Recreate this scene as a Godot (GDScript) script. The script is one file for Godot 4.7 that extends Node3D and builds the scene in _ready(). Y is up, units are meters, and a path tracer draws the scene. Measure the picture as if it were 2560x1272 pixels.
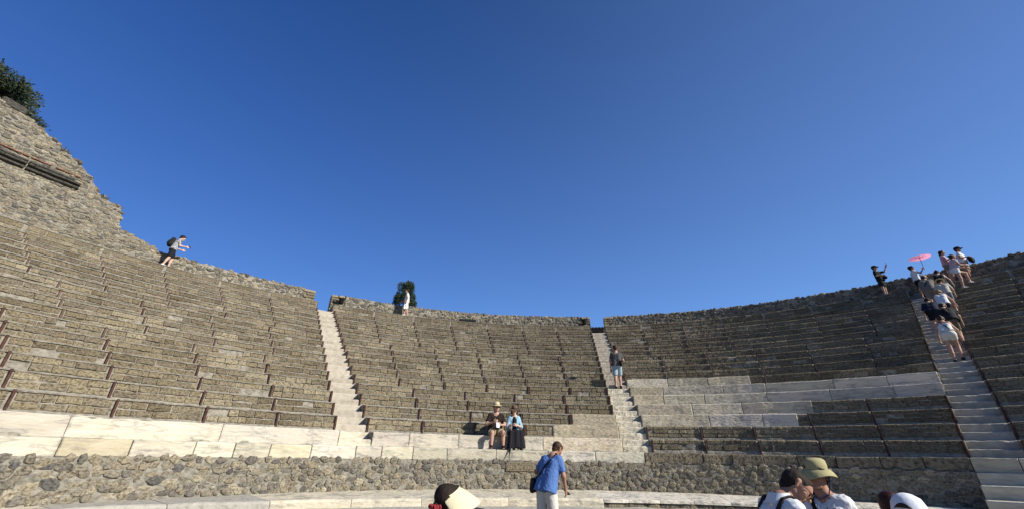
extends Node3D
# A Roman theatre seen from its orchestra. Polar layout: centre of the orchestra at (CX, -CZ), angle 0 points to -Z, positive to +X.
const CX := 2.2487
const CZ := 1.9452
const R0 := 11.0577
const DR := 0.7026
const DH := 0.4042
const FLOOR := -0.1
const S1 := -32.4
const S2 := 8.1
const S3 := 47.0
const HALF := 0.42
const WALK := 9.1246
const EXPOSURE := 1.56

var rng := RandomNumberGenerator.new()
var noise := FastNoiseLite.new()
var taken := {}
var M := {}
var bricks := []
var domes := []
var brick_mats := []
var rubble_mats := []
var brick_cols := []
var rubble_cols := []

func rk(k: float) -> float:
	return R0 + k * DR
func hk(k: int) -> float:
	if k == 0: return 1.72
	if k == 18: return WALK
	return 2.0932 + (k - 1) * DH
func P(r: float, deg: float, h: float) -> Vector3:
	var t := deg_to_rad(deg)
	return Vector3(CX + r * sin(t), h, -(CZ + r * cos(t)))
func out_dir(deg: float) -> Vector3:
	var t := deg_to_rad(deg)
	return Vector3(sin(t), 0, -cos(t))
func tan_dir(deg: float) -> Vector3:
	var t := deg_to_rad(deg)
	return Vector3(cos(t), 0, sin(t))
func yaw_of(d: Vector3) -> float:
	return atan2(d.x, d.z)
func side(axis: float, r: float, s: float) -> float:
	return axis + s * rad_to_deg(asin(HALF / r))
func rr(a: float, b: float) -> float:
	return rng.randf_range(a, b)
func lerp_table(tab: Array, t: float) -> float:
	if t <= tab[0][0]: return tab[0][1]
	for i in range(1, tab.size()):
		if t <= tab[i][0]:
			var w: float = (t - tab[i - 1][0]) / (tab[i][0] - tab[i - 1][0])
			return lerpf(tab[i - 1][1], tab[i][1], w)
	return tab[-1][1]

# ---------- scene tree helpers ----------
func numbered(n: String) -> String:
	if not taken.has(n):
		taken[n] = 0
		return n
	taken[n] += 1
	return "%s_%03d" % [n, taken[n]]
func tag(o: Node3D, label: String, category: String, group := "", kind := "") -> Node3D:
	if label: o.set_meta("label", label)
	if category: o.set_meta("category", category)
	if group: o.set_meta("group", group)
	if kind: o.set_meta("kind", kind)
	return o
func thing(n: String, label: String, category: String, at := Vector3.ZERO, turn := 0.0, group := "") -> Node3D:
	var o := Node3D.new()
	o.name = numbered(n)
	add_child(o)
	o.position = at
	o.rotation.y = turn
	tag(o, label, category, group)
	return o
func mi(n: String, mesh: Mesh, mat: Material, parent: Node3D = self) -> MeshInstance3D:
	var o := MeshInstance3D.new()
	o.name = n if parent != self else numbered(n)
	o.mesh = mesh
	if mat: o.material_override = mat
	parent.add_child(o, true)
	return o
func structure(n: String, mesh: Mesh, mat: Material) -> MeshInstance3D:
	var o := mi(n, mesh, mat)
	o.set_meta("kind", "structure")
	return o

# ---------- mesh helpers ----------
func buf() -> Dictionary:
	return {"v": PackedVector3Array(), "c": PackedColorArray()}
func tri(b: Dictionary, p: Vector3, q: Vector3, r: Vector3) -> void:
	b.v.append(p); b.v.append(q); b.v.append(r)
func quad(b: Dictionary, p: Vector3, q: Vector3, r: Vector3, s: Vector3) -> void:
	b.v.append(p); b.v.append(q); b.v.append(r)
	b.v.append(p); b.v.append(r); b.v.append(s)
func paint(b: Dictionary, col: Color) -> void:
	var n: int = b.v.size() - b.c.size()
	var a := PackedColorArray()
	a.resize(n)
	a.fill(col)
	b.c.append_array(a)
func commit(b: Dictionary) -> ArrayMesh:
	var v: PackedVector3Array = b.v
	var nn := PackedVector3Array()
	nn.resize(v.size())
	for i in range(0, v.size(), 3):
		var n := (v[i + 2] - v[i]).cross(v[i + 1] - v[i]).normalized()
		nn[i] = n; nn[i + 1] = n; nn[i + 2] = n
	var a := []
	a.resize(Mesh.ARRAY_MAX)
	a[Mesh.ARRAY_VERTEX] = v
	a[Mesh.ARRAY_NORMAL] = nn
	if b.c.size() == v.size() and b.c.size() > 0: a[Mesh.ARRAY_COLOR] = b.c
	var m := ArrayMesh.new()
	m.add_surface_from_arrays(Mesh.PRIMITIVE_TRIANGLES, a)
	return m
func smooth(b: Dictionary) -> ArrayMesh:
	var st := SurfaceTool.new()
	st.begin(Mesh.PRIMITIVE_TRIANGLES)
	st.set_smooth_group(0)
	for p in b.v: st.add_vertex(p)
	st.generate_normals()
	return st.commit()
func bevel_box(sx: float, sy: float, sz: float, e: float, b = null) -> Dictionary:
	# a box centred at the origin with chamfered edges
	if b == null: b = buf()
	var hx := sx / 2; var hy := sy / 2; var hz := sz / 2
	var f := [
		[Vector3(1, 0, 0), Vector3(0, 1, 0), Vector3(0, 0, 1), hx, hy, hz], [Vector3(-1, 0, 0), Vector3(0, 0, 1), Vector3(0, 1, 0), hx, hz, hy],
		[Vector3(0, 1, 0), Vector3(0, 0, 1), Vector3(1, 0, 0), hy, hz, hx], [Vector3(0, -1, 0), Vector3(1, 0, 0), Vector3(0, 0, 1), hy, hx, hz],
		[Vector3(0, 0, 1), Vector3(1, 0, 0), Vector3(0, 1, 0), hz, hx, hy], [Vector3(0, 0, -1), Vector3(0, 1, 0), Vector3(1, 0, 0), hz, hy, hx]]
	for q in f:
		var n: Vector3 = q[0] * q[3]
		var u: Vector3 = q[1] * (q[4] - e)
		var w: Vector3 = q[2] * (q[5] - e)
		quad(b, n - u - w, n - u + w, n + u + w, n + u - w)
	for ax in 3:
		var a1 := (ax + 1) % 3
		var a2 := (ax + 2) % 3
		var hh := [hx, hy, hz]
		for s1 in [-1, 1]:
			for s2 in [-1, 1]:
				var pts := []
				for q in [[1, 0], [0, 1]]:
					for s in [-1, 1]:
						var p := Vector3.ZERO
						p[ax] = s * (hh[ax] - e)
						p[a1] = s1 * (hh[a1] - e * q[1])
						p[a2] = s2 * (hh[a2] - e * q[0])
						pts.append(p)
				if s1 * s2 > 0: quad(b, pts[0], pts[1], pts[3], pts[2])
				else: quad(b, pts[0], pts[2], pts[3], pts[1])
	for s1 in [-1, 1]:
		for s2 in [-1, 1]:
			for s3 in [-1, 1]:
				var c := Vector3(s1 * hx, s2 * hy, s3 * hz)
				var x := c - Vector3(0, s2 * e, s3 * e)
				var y := c - Vector3(s1 * e, 0, s3 * e)
				var z := c - Vector3(s1 * e, s2 * e, 0)
				if s1 * s2 * s3 > 0: tri(b, x, z, y)
				else: tri(b, x, y, z)
	return b
func moved(src: Dictionary, xf: Transform3D, b: Dictionary) -> void:
	var v: PackedVector3Array = src.v
	b.v.append_array(xf * v)
func lathe(prof: Array, n := 20, sx := 1.0, sz := 1.0) -> Dictionary:
	var b := buf()
	for i in n:
		var a := TAU * i / n
		var c := TAU * (i + 1) / n
		for j in prof.size() - 1:
			var p: Vector2 = prof[j]
			var q: Vector2 = prof[j + 1]
			quad(b, Vector3(p.x * cos(a) * sx, p.y, p.x * sin(a) * sz), Vector3(p.x * cos(c) * sx, p.y, p.x * sin(c) * sz), Vector3(q.x * cos(c) * sx, q.y, q.x * sin(c) * sz), Vector3(q.x * cos(a) * sx, q.y, q.x * sin(a) * sz))
	return b
func tube(pts: Array, r: float, n := 6, b = null) -> Dictionary:
	if b == null: b = buf()
	var rings := []
	for i in pts.size():
		var d: Vector3 = (pts[min(i + 1, pts.size() - 1)] - pts[max(i - 1, 0)]).normalized()
		var u := d.cross(Vector3(0.31, 0.9, 0.29)).normalized()
		var w := d.cross(u)
		var ring := []
		for j in n:
			ring.append(pts[i] + (u * cos(TAU * j / n) + w * sin(TAU * j / n)) * r)
		rings.append(ring)
	for i in pts.size() - 1:
		for j in n:
			quad(b, rings[i][j], rings[i][(j + 1) % n], rings[i + 1][(j + 1) % n], rings[i + 1][j])
	for j in range(1, n - 1):
		tri(b, rings[0][0], rings[0][j + 1], rings[0][j])
		tri(b, rings[-1][0], rings[-1][j], rings[-1][j + 1])
	return b
func strap(pts: Array, nrm: Array, w: float, th: float) -> Dictionary:
	# a flat band along pts, nrm the outward normal at each
	var b := buf()
	var rings := []
	for i in pts.size():
		var d: Vector3 = (pts[min(i + 1, pts.size() - 1)] - pts[max(i - 1, 0)]).normalized()
		var s: Vector3 = d.cross(nrm[i]).normalized() * w * 0.5
		var t: Vector3 = nrm[i].normalized() * th
		rings.append([pts[i] - s, pts[i] + s, pts[i] + s + t, pts[i] - s + t])
	for i in pts.size() - 1:
		for j in 4:
			quad(b, rings[i][j], rings[i][(j + 1) % 4], rings[i + 1][(j + 1) % 4], rings[i + 1][j])
	quad(b, rings[0][3], rings[0][2], rings[0][1], rings[0][0])
	quad(b, rings[-1][0], rings[-1][1], rings[-1][2], rings[-1][3])
	return b
func sweep(rf: Callable, prof: Array, t0: Callable, t1: Callable, n: int, jit := 0.0, e := 0.0) -> Dictionary:
	# sweeps the profile (offset to rf(t), height) round the orchestra from t0(r) to t1(r), closed with end caps
	var b := buf()
	var g := []
	var mid := Vector2.ZERO
	for p in prof: mid += p / prof.size()
	for i in n + 1:
		var row := []
		for p in prof:
			var q: Vector2 = p
			if e > 0.0 and (i == 0 or i == n): q = q + (mid - q).normalized() * e
			var w := float(i) / n
			if e > 0.0 and n > 2:
				if i == 1: w = 0.02 / n + 0.012
				if i == n - 1: w = 1.0 - 0.02 / n - 0.012
			var ra: float = rf.call(0.0) + q.x
			var t := lerpf(t0.call(ra), t1.call(ra), w)
			var r: float = rf.call(t) + q.x
			var at := P(r, t, q.y)
			if jit > 0.0: at += Vector3(noise.get_noise_3dv(at * 3.0), noise.get_noise_3dv(at * 3.0 + Vector3(50, 0, 0)), noise.get_noise_3dv(at * 3.0 + Vector3(0, 90, 0))) * jit
			row.append(at)
		g.append(row)
	for i in n:
		for j in prof.size() - 1:
			quad(b, g[i][j], g[i][j + 1], g[i + 1][j + 1], g[i + 1][j])
	var m := prof.size()
	for q in [0, n]:
		var c := Vector3.ZERO
		for p in g[q]: c += p / m
		for j in m:
			if q == 0: tri(b, c, g[q][(j + 1) % m], g[q][j])
			else: tri(b, c, g[q][j], g[q][(j + 1) % m])
	return b

# ---------- materials ----------
func lin(r: float, g: float, b: float) -> Color:
	return Color(r, g, b).linear_to_srgb()
func noise_tex(freq: float, ramp: Array, size := 512, kind := FastNoiseLite.TYPE_SIMPLEX_SMOOTH, warp := 0.0, oct := 5, sd := 1, ridged := false) -> NoiseTexture2D:
	var f := FastNoiseLite.new()
	f.noise_type = kind
	f.frequency = freq
	f.fractal_octaves = oct
	f.seed = sd
	if ridged: f.fractal_type = FastNoiseLite.FRACTAL_RIDGED
	if warp > 0.0:
		f.domain_warp_enabled = true
		f.domain_warp_amplitude = warp
		f.domain_warp_frequency = freq * 1.6
	var t := NoiseTexture2D.new()
	t.width = size; t.height = size
	t.seamless = true
	t.noise = f
	var g := Gradient.new()
	var off := PackedFloat32Array()
	var cols := PackedColorArray()
	for q in ramp:
		off.append(q[0]); cols.append(q[1])
	g.offsets = off; g.colors = cols
	t.color_ramp = g
	return t
func normal_tex(freq: float, strength: float, sd := 3, kind := FastNoiseLite.TYPE_SIMPLEX_SMOOTH) -> NoiseTexture2D:
	var f := FastNoiseLite.new()
	f.noise_type = kind
	f.frequency = freq
	f.fractal_octaves = 5
	f.seed = sd
	var t := NoiseTexture2D.new()
	t.width = 512; t.height = 512
	t.seamless = true
	t.as_normal_map = true
	t.bump_strength = strength
	t.noise = f
	return t
func solid(c: Color, rough := 0.85, tex: Texture2D = null, scale := 1.0, nrm: Texture2D = null, depth := 1.0) -> StandardMaterial3D:
	var m := StandardMaterial3D.new()
	m.albedo_color = Color(c.r * 0.78, c.g * 0.78, c.b * 0.76).linear_to_srgb()
	m.roughness = rough
	m.metallic = 0.0
	m.metallic_specular = 0.3
	if tex: m.albedo_texture = tex
	if nrm:
		m.normal_enabled = true
		m.normal_texture = nrm
		m.normal_scale = depth
	if tex or nrm:
		m.uv1_triplanar = true
		m.uv1_world_triplanar = true
		m.uv1_scale = Vector3.ONE * scale
	return m
func tinted(m: StandardMaterial3D) -> StandardMaterial3D:
	var d: StandardMaterial3D = m.duplicate()
	d.albedo_color = Color.WHITE
	d.vertex_color_use_as_albedo = true
	return d
func cloth(r: float, g: float, b: float, rough := 0.9) -> StandardMaterial3D:
	var m := solid(Color(r, g, b), rough, null, 3.0, M.cloth_n, 0.5)
	m.uv1_world_triplanar = false
	return m
func g(v: float) -> Color:
	return Color(v, v, v)

func make_materials() -> void:
	var mottle := noise_tex(0.012, [[0.0, g(0.50)], [0.35, g(0.78)], [0.55, g(0.90)], [0.8, g(1.0)], [1.0, g(0.84)]], 512, FastNoiseLite.TYPE_SIMPLEX_SMOOTH, 20.0, 6, 7)
	var tufa := noise_tex(0.016, [[0.0, Color(0.34, 0.31, 0.26)], [0.30, Color(0.66, 0.63, 0.58)], [0.48, Color(0.86, 0.85, 0.82)], [0.62, Color(1, 1, 1)], [0.78, Color(0.98, 0.95, 0.86)], [1.0, Color(0.72, 0.68, 0.60)]], 512, FastNoiseLite.TYPE_SIMPLEX_SMOOTH, 30.0, 6, 11)
	var rough_n := normal_tex(0.03, 9.0, 5)
	var grain_n := normal_tex(0.06, 5.0, 9)
	M.cloth_n = normal_tex(0.012, 6.0, 21)
	M.mottle = mottle
	M.grain_n = grain_n
	var vein := noise_tex(0.0038, [[0.0, Color(0.985, 0.975, 0.955)], [0.30, Color(0.97, 0.955, 0.92)], [0.50, Color(0.93, 0.905, 0.855)], [0.58, Color(0.965, 0.95, 0.92)], [0.66, Color(0.82, 0.815, 0.80)], [0.71, Color(0.62, 0.62, 0.615)], [0.76, Color(0.86, 0.85, 0.82)], [0.84, Color(0.95, 0.93, 0.89)], [1.0, Color(0.98, 0.965, 0.94)]], 1024, FastNoiseLite.TYPE_SIMPLEX_SMOOTH, 90.0, 6, 31)
	var vein2 := noise_tex(0.005, [[0.0, Color(0.98, 0.955, 0.90)], [0.30, Color(0.965, 0.94, 0.885)], [0.45, Color(0.88, 0.84, 0.76)], [0.58, Color(0.95, 0.925, 0.87)], [0.74, Color(0.82, 0.80, 0.75)], [0.84, Color(0.70, 0.68, 0.64)], [1.0, Color(0.96, 0.94, 0.89)]], 1024, FastNoiseLite.TYPE_SIMPLEX_SMOOTH, 90.0, 6, 37)
	M.marble = solid(Color(0.74, 0.72, 0.67), 0.55, vein, 0.55, rough_n, 0.35)
	M.marble2 = solid(Color(0.76, 0.73, 0.66), 0.6, vein2, 0.6, rough_n, 0.4)
	M.marble3 = solid(Color(0.80, 0.765, 0.69), 0.55, vein, 0.8, rough_n, 0.4)
	for m in [M.marble, M.marble2, M.marble3]: m.uv1_scale = Vector3(0.32, 1.0, 0.32)
	var faint := noise_tex(0.012, [[0.0, g(0.80)], [0.4, g(0.94)], [0.7, g(1.0)], [1.0, g(0.92)]], 512, FastNoiseLite.TYPE_SIMPLEX_SMOOTH, 20.0, 6, 7)
	M.step = solid(Color(0.53, 0.47, 0.38), 0.85, faint, 0.7, grain_n, 0.4)
	M.step2 = solid(Color(0.46, 0.405, 0.325), 0.85, faint, 0.9, grain_n, 0.4)
	M.mortar = solid(Color(0.36, 0.33, 0.27), 0.95, mottle, 1.3, rough_n, 0.9)
	M.mortar2 = solid(Color(0.45, 0.415, 0.345), 0.95, mottle, 1.3, rough_n, 0.9)
	M.cement = solid(Color(0.395, 0.358, 0.292), 0.95, mottle, 1.1, rough_n, 0.8)
	M.ledge = solid(Color(0.46, 0.43, 0.37), 0.85, faint, 0.8, rough_n, 0.5)
	M.ground = solid(Color(0.36, 0.32, 0.26), 0.95, mottle, 0.25, rough_n, 0.6)
	M.hill = solid(Color(0.16, 0.15, 0.09), 0.95, mottle, 0.1, rough_n, 0.6)
	M.iron2 = solid(Color(0.20, 0.13, 0.095), 0.9, mottle, 2.0, grain_n, 0.4)
	M.iron = solid(Color(0.115, 0.052, 0.038), 0.75, mottle, 2.0, grain_n, 0.4)
	brick_cols = [Color(0.298, 0.252, 0.176), Color(0.258, 0.216, 0.150), Color(0.345, 0.295, 0.206), Color(0.205, 0.172, 0.122), Color(0.286, 0.248, 0.184), Color(0.415, 0.362, 0.265), Color(0.240, 0.206, 0.155)]
	for c in brick_cols: brick_mats.append(solid(c, 0.95, tufa, 2.1, rough_n, 1.5))
	M.bricks = tinted(brick_mats[0])
	rubble_cols = [Color(0.33, 0.29, 0.22), Color(0.28, 0.25, 0.20), Color(0.155, 0.15, 0.145), Color(0.39, 0.345, 0.26), Color(0.235, 0.22, 0.195), Color(0.46, 0.415, 0.325), Color(0.31, 0.28, 0.225), Color(0.195, 0.18, 0.16)]
	for c in rubble_cols: rubble_mats.append(solid(c, 0.95, tufa, 2.1, rough_n, 1.2))
	M.rubble = tinted(rubble_mats[0])
	M.dark_stone = solid(Color(0.095, 0.092, 0.085), 0.9, tufa, 1.2, rough_n, 0.8)
	M.red_brick = solid(Color(0.33, 0.17, 0.115), 0.9, tufa, 1.5, rough_n, 0.8)
	M.tufa_block = solid(Color(0.27, 0.235, 0.18), 0.95, tufa, 1.1, rough_n, 1.0)
	M.black = solid(Color(0.012, 0.012, 0.013), 0.5)
	M.black_matte = solid(Color(0.014, 0.014, 0.015), 0.9)
	M.tile = solid(Color(0.12, 0.095, 0.08), 0.9, mottle, 1.5, grain_n, 0.6)

# ---------- pieces shared by many ----------
func make_variants() -> void:
	for q in 20:
		var worn := q >= 10   # upper edge rounded off, for the course under the tread
		# brick: x,y in -0.5..0.5, front near z = 0, back at z = -1
		var b := buf()
		var nx := 3
		var front := []
		var rim := []
		var back := []
		for side_y in [-1, 1]:
			for i in nx + 1:
				var k := i if side_y < 0 else nx - i
				var x := -0.5 + float(k) / nx
				var ex := 0.025 if (k == 0 or k == nx) else 0.0
				var cut := rr(0.16, 0.30) if worn and side_y > 0 else rr(0.05, 0.15)
				var set_back := rr(-0.26, -0.14) if worn and side_y > 0 else rr(-0.26, -0.12)
				front.append(Vector3(x + (ex if k == 0 else -ex) + rr(-0.02, 0.02), side_y * (0.5 - cut), rr(-0.06, 0.05)))
				rim.append(Vector3(x + rr(-0.012, 0.012), side_y * (0.5 - rr(0.0, 0.05)), set_back))
				back.append(Vector3(x, side_y * 0.5, -1.0))
		var m := front.size()
		for i in m:
			var j := (i + 1) % m
			quad(b, front[i], rim[i], rim[j], front[j])
			quad(b, rim[i], back[i], back[j], rim[j])
		for i in nx:
			quad(b, front[i], front[i + 1], front[m - 2 - i], front[m - 1 - i])
		bricks.append({"v": b.v, "mesh": commit(b)})
	for q in 12:
		# dome of a rubble stone: unit radius in x,y, bulging to z = 1
		var b := buf()
		var n := 6 + (q % 3)
		var base := []
		var rim := []
		var top := []
		for i in n:
			var a := TAU * i / n + rr(-0.2, 0.2)
			var r := rr(0.74, 1.14)
			base.append(Vector3(cos(a) * r, sin(a) * r, -0.5))
			rim.append(Vector3(cos(a) * r * rr(0.90, 1.0), sin(a) * r * rr(0.90, 1.0), rr(0.2, 0.62)))
			top.append(Vector3(cos(a) * r * rr(0.62, 0.86), sin(a) * r * rr(0.62, 0.86), rr(0.70, 1.0)))
		var c := Vector3(rr(-0.2, 0.2), rr(-0.2, 0.2), rr(0.8, 1.1))
		for i in n:
			var j := (i + 1) % n
			quad(b, base[i], base[j], rim[j], rim[i])
			quad(b, rim[i], rim[j], top[j], top[i])
			tri(b, top[i], top[j], c)
		domes.append({"v": b.v, "mesh": commit(b)})

func put_pieces(list: Array, kind: Array, mats: Array, cols: Array, budget: int, n: String, parent: Node3D, rest: String, rest_mat: Material) -> void:
	# list of {x: Transform3D, s: size for ranking, v: variant, c: colour, see: in view}; the largest in view become parts of their own
	var order := range(list.size())
	order.sort_custom(func(a, b): return list[a].s > list[b].s)
	var made := 0
	var left := buf()
	for i in order:
		var it: Dictionary = list[i]
		if made < budget and it.see:
			var o := MeshInstance3D.new()
			o.name = n
			o.mesh = kind[it.v].mesh
			o.material_override = mats[it.c]
			o.transform = it.x
			parent.add_child(o, true)
			made += 1
		else:
			var v: PackedVector3Array = kind[it.v].v
			left.v.append_array(it.x * v)
			paint(left, cols[it.c] * 0.78 * rr(0.85, 1.12))
	if left.v.size():
		var o := mi(rest, commit(left), rest_mat, parent)
		o.set_meta("kind", "stuff")

func frame(r: float, deg: float, h: float, roll := 0.0) -> Transform3D:
	# x along the ring, y up, z towards the orchestra
	var bs := Basis(Vector3.UP, -deg_to_rad(deg))
	if roll != 0.0: bs = bs * Basis(Vector3(0, 0, 1), roll)
	return Transform3D(bs, P(r, deg, h))

func brick_at(r: float, deg: float, h: float, len: float, hgt: float, depth: float, roll := 0.0) -> Transform3D:
	var f := frame(r, deg, h, roll)
	f.basis = f.basis * Basis.from_scale(Vector3(len, hgt, depth))
	return f

func marble_block(rf: float, t0: float, t1: float, h0: float, h1: float, depth: float, mat: Material, parent: Node3D, n := "marble_block") -> void:
	var gap := rad_to_deg(0.006 / rf)
	var e := rr(0.012, 0.03)
	var prof := [Vector2(depth, h0), Vector2(0.004, h0), Vector2(0.0, h0 + 0.015), Vector2(rr(-0.004, 0.004), (h0 + h1) / 2), Vector2(0.0, h1 - e), Vector2(e * 0.35, h1 - e * 0.35), Vector2(e, h1), Vector2(depth, h1)]
	if n == "marble_block":
		mat = mat.duplicate()
		var v := rr(0.86, 1.02)
		mat.albedo_color = Color(mat.albedo_color.r * v, mat.albedo_color.g * v * rr(0.978, 0.992), mat.albedo_color.b * v * rr(0.94, 0.985))
		mat.uv1_offset = Vector3(rr(0, 1), rr(0, 1), rr(0, 1))
	var seg := int(max(4, ceil((t1 - t0) * deg_to_rad(1) * rf / 0.16)))
	var b := sweep(func(_t): return rf, prof, func(_r): return t0 + gap, func(_r): return t1 - gap, seg, 0.020, rr(0.008, 0.02))
	mi(n, commit(b), mat, parent)

func arc_parts(joints: Array) -> Array:
	var o := []
	for i in joints.size() - 1: o.append([joints[i], joints[i + 1]])
	return o

# ---------- the seating ----------
func wedge(label: String, tl: Callable, tr: Callable, k0: int, bars: Callable, marbles: Dictionary, courses: Array, view: Array, lip := true) -> void:
	var w := thing("seating_wedge", label, "seating", Vector3.ZERO, 0.0, "wedges of tiered seating")
	var prof := [Vector2(0.06, 0.0), Vector2(0.06, hk(0) - 0.012)]
	for k in range(1, 19):
		var r := k * DR
		var dark: float = hk(k - 1) - 0.012
		prof.append(Vector2(r - 0.022, dark))
		prof.append(Vector2(r - 0.010, dark + 0.075))
		prof.append(Vector2(r + 0.024, dark + 0.096))
		prof.append(Vector2(r + 0.026, hk(k) - 0.045))
		if lip:
			prof.append(Vector2(r + 0.020, hk(k) - 0.036))
			prof.append(Vector2(r - 0.006, hk(k) - 0.034))
			prof.append(Vector2(r - 0.010, hk(k) - 0.014))
			prof.append(Vector2(r + 0.006, hk(k) - 0.004))
		prof.append(Vector2(r + 0.075, hk(k) - 0.008))
	prof.append(Vector2(26.2 - R0, WALK - 0.012))
	prof.append(Vector2(26.2 - R0, 0.0))
	var n := int(ceil((tr.call(18.0) - tl.call(18.0)) / 0.6))
	# the solid body, its side walls as columns under the profile
	var b := buf()
	var gr := []
	for i in n + 1:
		var row := []
		for p in prof:
			var r: float = R0 + p.x
			var t := lerpf(tl.call(r), tr.call(r), float(i) / n)
			var at := P(r, t, p.y)
			at += (out_dir(t) * noise.get_noise_3dv(at * 4.0) + Vector3.UP * noise.get_noise_3dv(at * 4.0 + Vector3(70, 0, 0)) * 0.6) * 0.024
			row.append(at)
		gr.append(row)
	for i in n:
		for j in prof.size() - 1: quad(b, gr[i][j], gr[i][j + 1], gr[i + 1][j + 1], gr[i + 1][j])
	for q in [0, n]:
		for j in range(1, prof.size() - 2):
			var p: Vector3 = gr[q][j]
			var s: Vector3 = gr[q][j + 1]
			if (s - Vector3(p.x, s.y, p.z)).length() < 0.01: continue
			quad(b, p, s, Vector3(s.x, 0, s.z), Vector3(p.x, 0, p.z))
	mi("mortar_body", commit(b), M.cement, w)
	# bricks
	var list := []
	var strips := buf()
	bevel_box(0.044, 1.0, 0.05, 0.006, strips)
	var strip_mesh := commit(strips)
	for k in range(k0, 19):
		var r := rk(k)
		var a: float = tl.call(r)
		var z: float = tr.call(r)
		var stops := [a]
		for t in bars.call(k):
			if t > a + 1.0 and t < z - 1.0: stops.append(t)
		stops.append(z)
		var ms: Array = marbles.get(k, [])
		var bot := hk(k - 1)
		var top := hk(k)
		if ms.size():
			for q in ms:
				marble_block(r - 0.02, max(q[0], a + 0.05), min(q[1], z - 0.05), bot + 0.004, top + rr(0.0, 0.012), 0.55, q[2], w)
		for i in stops.size():
			var t: float = stops[i]
			var inside := false
			for q in ms:
				if t > q[0] - 0.2 and t < q[1] + 0.2: inside = true
			if inside or k == 18 or t < -77.0: continue
			if i == 0: t += rad_to_deg(0.035 / r)
			if i == stops.size() - 1: t -= rad_to_deg(0.035 / r)
			var f := frame(r - 0.012 + rr(-0.006, 0.006), t, (top + bot) / 2 - 0.004, rr(-0.03, 0.03))
			f.basis = f.basis * Basis.from_scale(Vector3(rr(0.85, 1.15), top - bot - rr(0.0, 0.03), 1))
			var o := mi("iron_strip", strip_mesh, M.iron if k < 7 or rng.randf() < 0.3 else M.iron2, w)
			o.transform = f
		for i in stops.size() - 1:
			var t0: float = stops[i] + rad_to_deg(0.05 / r)
			var t1: float = stops[i + 1] - rad_to_deg(0.05 / r)
			var y := top + (-0.026 if lip else rr(0.006, 0.014))
			var cs: Array = courses[k % courses.size()]
			for ci in cs.size():
				var ch: float = cs[ci] * (1.35 if k == 18 else 1.0)
				var t := t0
				while t < t1 - rad_to_deg(0.06 / r):
					var len := rr(0.16, 0.46)
					if rng.randf() < 0.10: len = rr(0.45, 0.7)
					var e := t + rad_to_deg(len / r)
					if e > t1 - rad_to_deg(0.12 / r): e = t1
					len = deg_to_rad(e - t) * r
					var mid := (t + e) / 2
					var skip := rng.randf() < (0.012 if ci == 0 else 0.045)
					for q in ms:
						if mid > q[0] and mid < q[1]: skip = true
					if not skip:
						var hh := ch - rr(0.003, 0.018)
						var see: bool = mid > view[0] and mid < view[1]
						list.append({"x": brick_at(r + rr(-0.007, 0.012), mid, y - ch / 2 + rr(-0.006, 0.004), len - rr(0.0, 0.014), hh, 0.17, rr(-0.012, 0.012)), "s": 100.0 - k * 3.0 + len * 2.0 - ci, "v": rng.randi() % 10 + (10 if ci == 0 and not lip else 0), "c": pick_brick(P(r, mid, y)), "see": see})
					t = e
				y -= ch
	put_pieces(list, bricks, brick_mats, brick_cols, 300, "brick", w, "brickwork", M.bricks)

func pick_brick(at: Vector3) -> int:
	var f := noise.get_noise_3dv(at * 0.9 + Vector3(200, 0, 0)) * 2.8 + rr(-0.55, 0.55)
	if f < -0.9: return 3
	if f < -0.45: return 1
	if f < -0.1: return 6
	if f < 0.25: return 0
	if f < 0.6: return 4
	if f < 1.1: return 2
	return 5

func step_shape(q: int) -> Dictionary:
	# one worn stone step, front at z = 0.275, hollowed a little in the middle of the tread
	var b := buf()
	var n := 12
	var gr := []
	for i in n + 1:
		var x := -0.417 + 0.834 * i / n
		var hollow := 0.012 * cos(x * 3.6)
		var row := []
		for pt in [[-0.275, -0.107], [0.275, -0.107], [0.275, 0.066], [0.263, 0.088], [0.236, 0.107 - hollow], [-0.1, 0.107 - hollow * 0.5], [-0.275, 0.107]]:
			var at := Vector3(x, pt[1], pt[0])
			var k := noise.get_noise_3d(x * 9.0 + q * 31.0, pt[1] * 20.0, pt[0] * 8.0) * 0.022
			if pt[0] > 0.0: at += Vector3(0, k * 0.7, k)
			row.append(at)
		gr.append(row)
	for i in n:
		for j in 6: quad(b, gr[i][j], gr[i][j + 1], gr[i + 1][j + 1], gr[i + 1][j])
	for e in [0, n]:
		for j in range(1, 6): tri(b, gr[e][0], gr[e][j], gr[e][j + 1])
	return b

func stair(axis: float, label: String, lower: int, mats: Callable) -> void:
	var s := thing("staircase", label, "stairs", Vector3.ZERO, 0.0, "stairs between the seating wedges")
	var variants := []
	for q in 6:
		variants.append(commit(step_shape(q)))
	for k in range(lower, 18):
		for half in 2:
			var h := hk(k - 1) + (hk(k) - hk(k - 1)) * (0.5 if half == 0 else 1.0)
			var r := rk(k) + half * DR * 0.5
			var o := mi("step", variants[rng.randi() % 6], mats.call(k + half * 100), s)
			var f := frame(r + 0.275, axis, h - 0.107)
			f.basis = f.basis * Basis(Vector3.UP, rr(-0.004, 0.004))
			o.transform = f
	# landing through the gap in the parapet
	var b := bevel_box(0.84, 0.3, 3.0, 0.01)
	var o := mi("landing", commit(b), M.step, s)
	o.transform = frame(rk(17) + 0.70 + 1.5, axis, hk(17) - 0.152)

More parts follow.
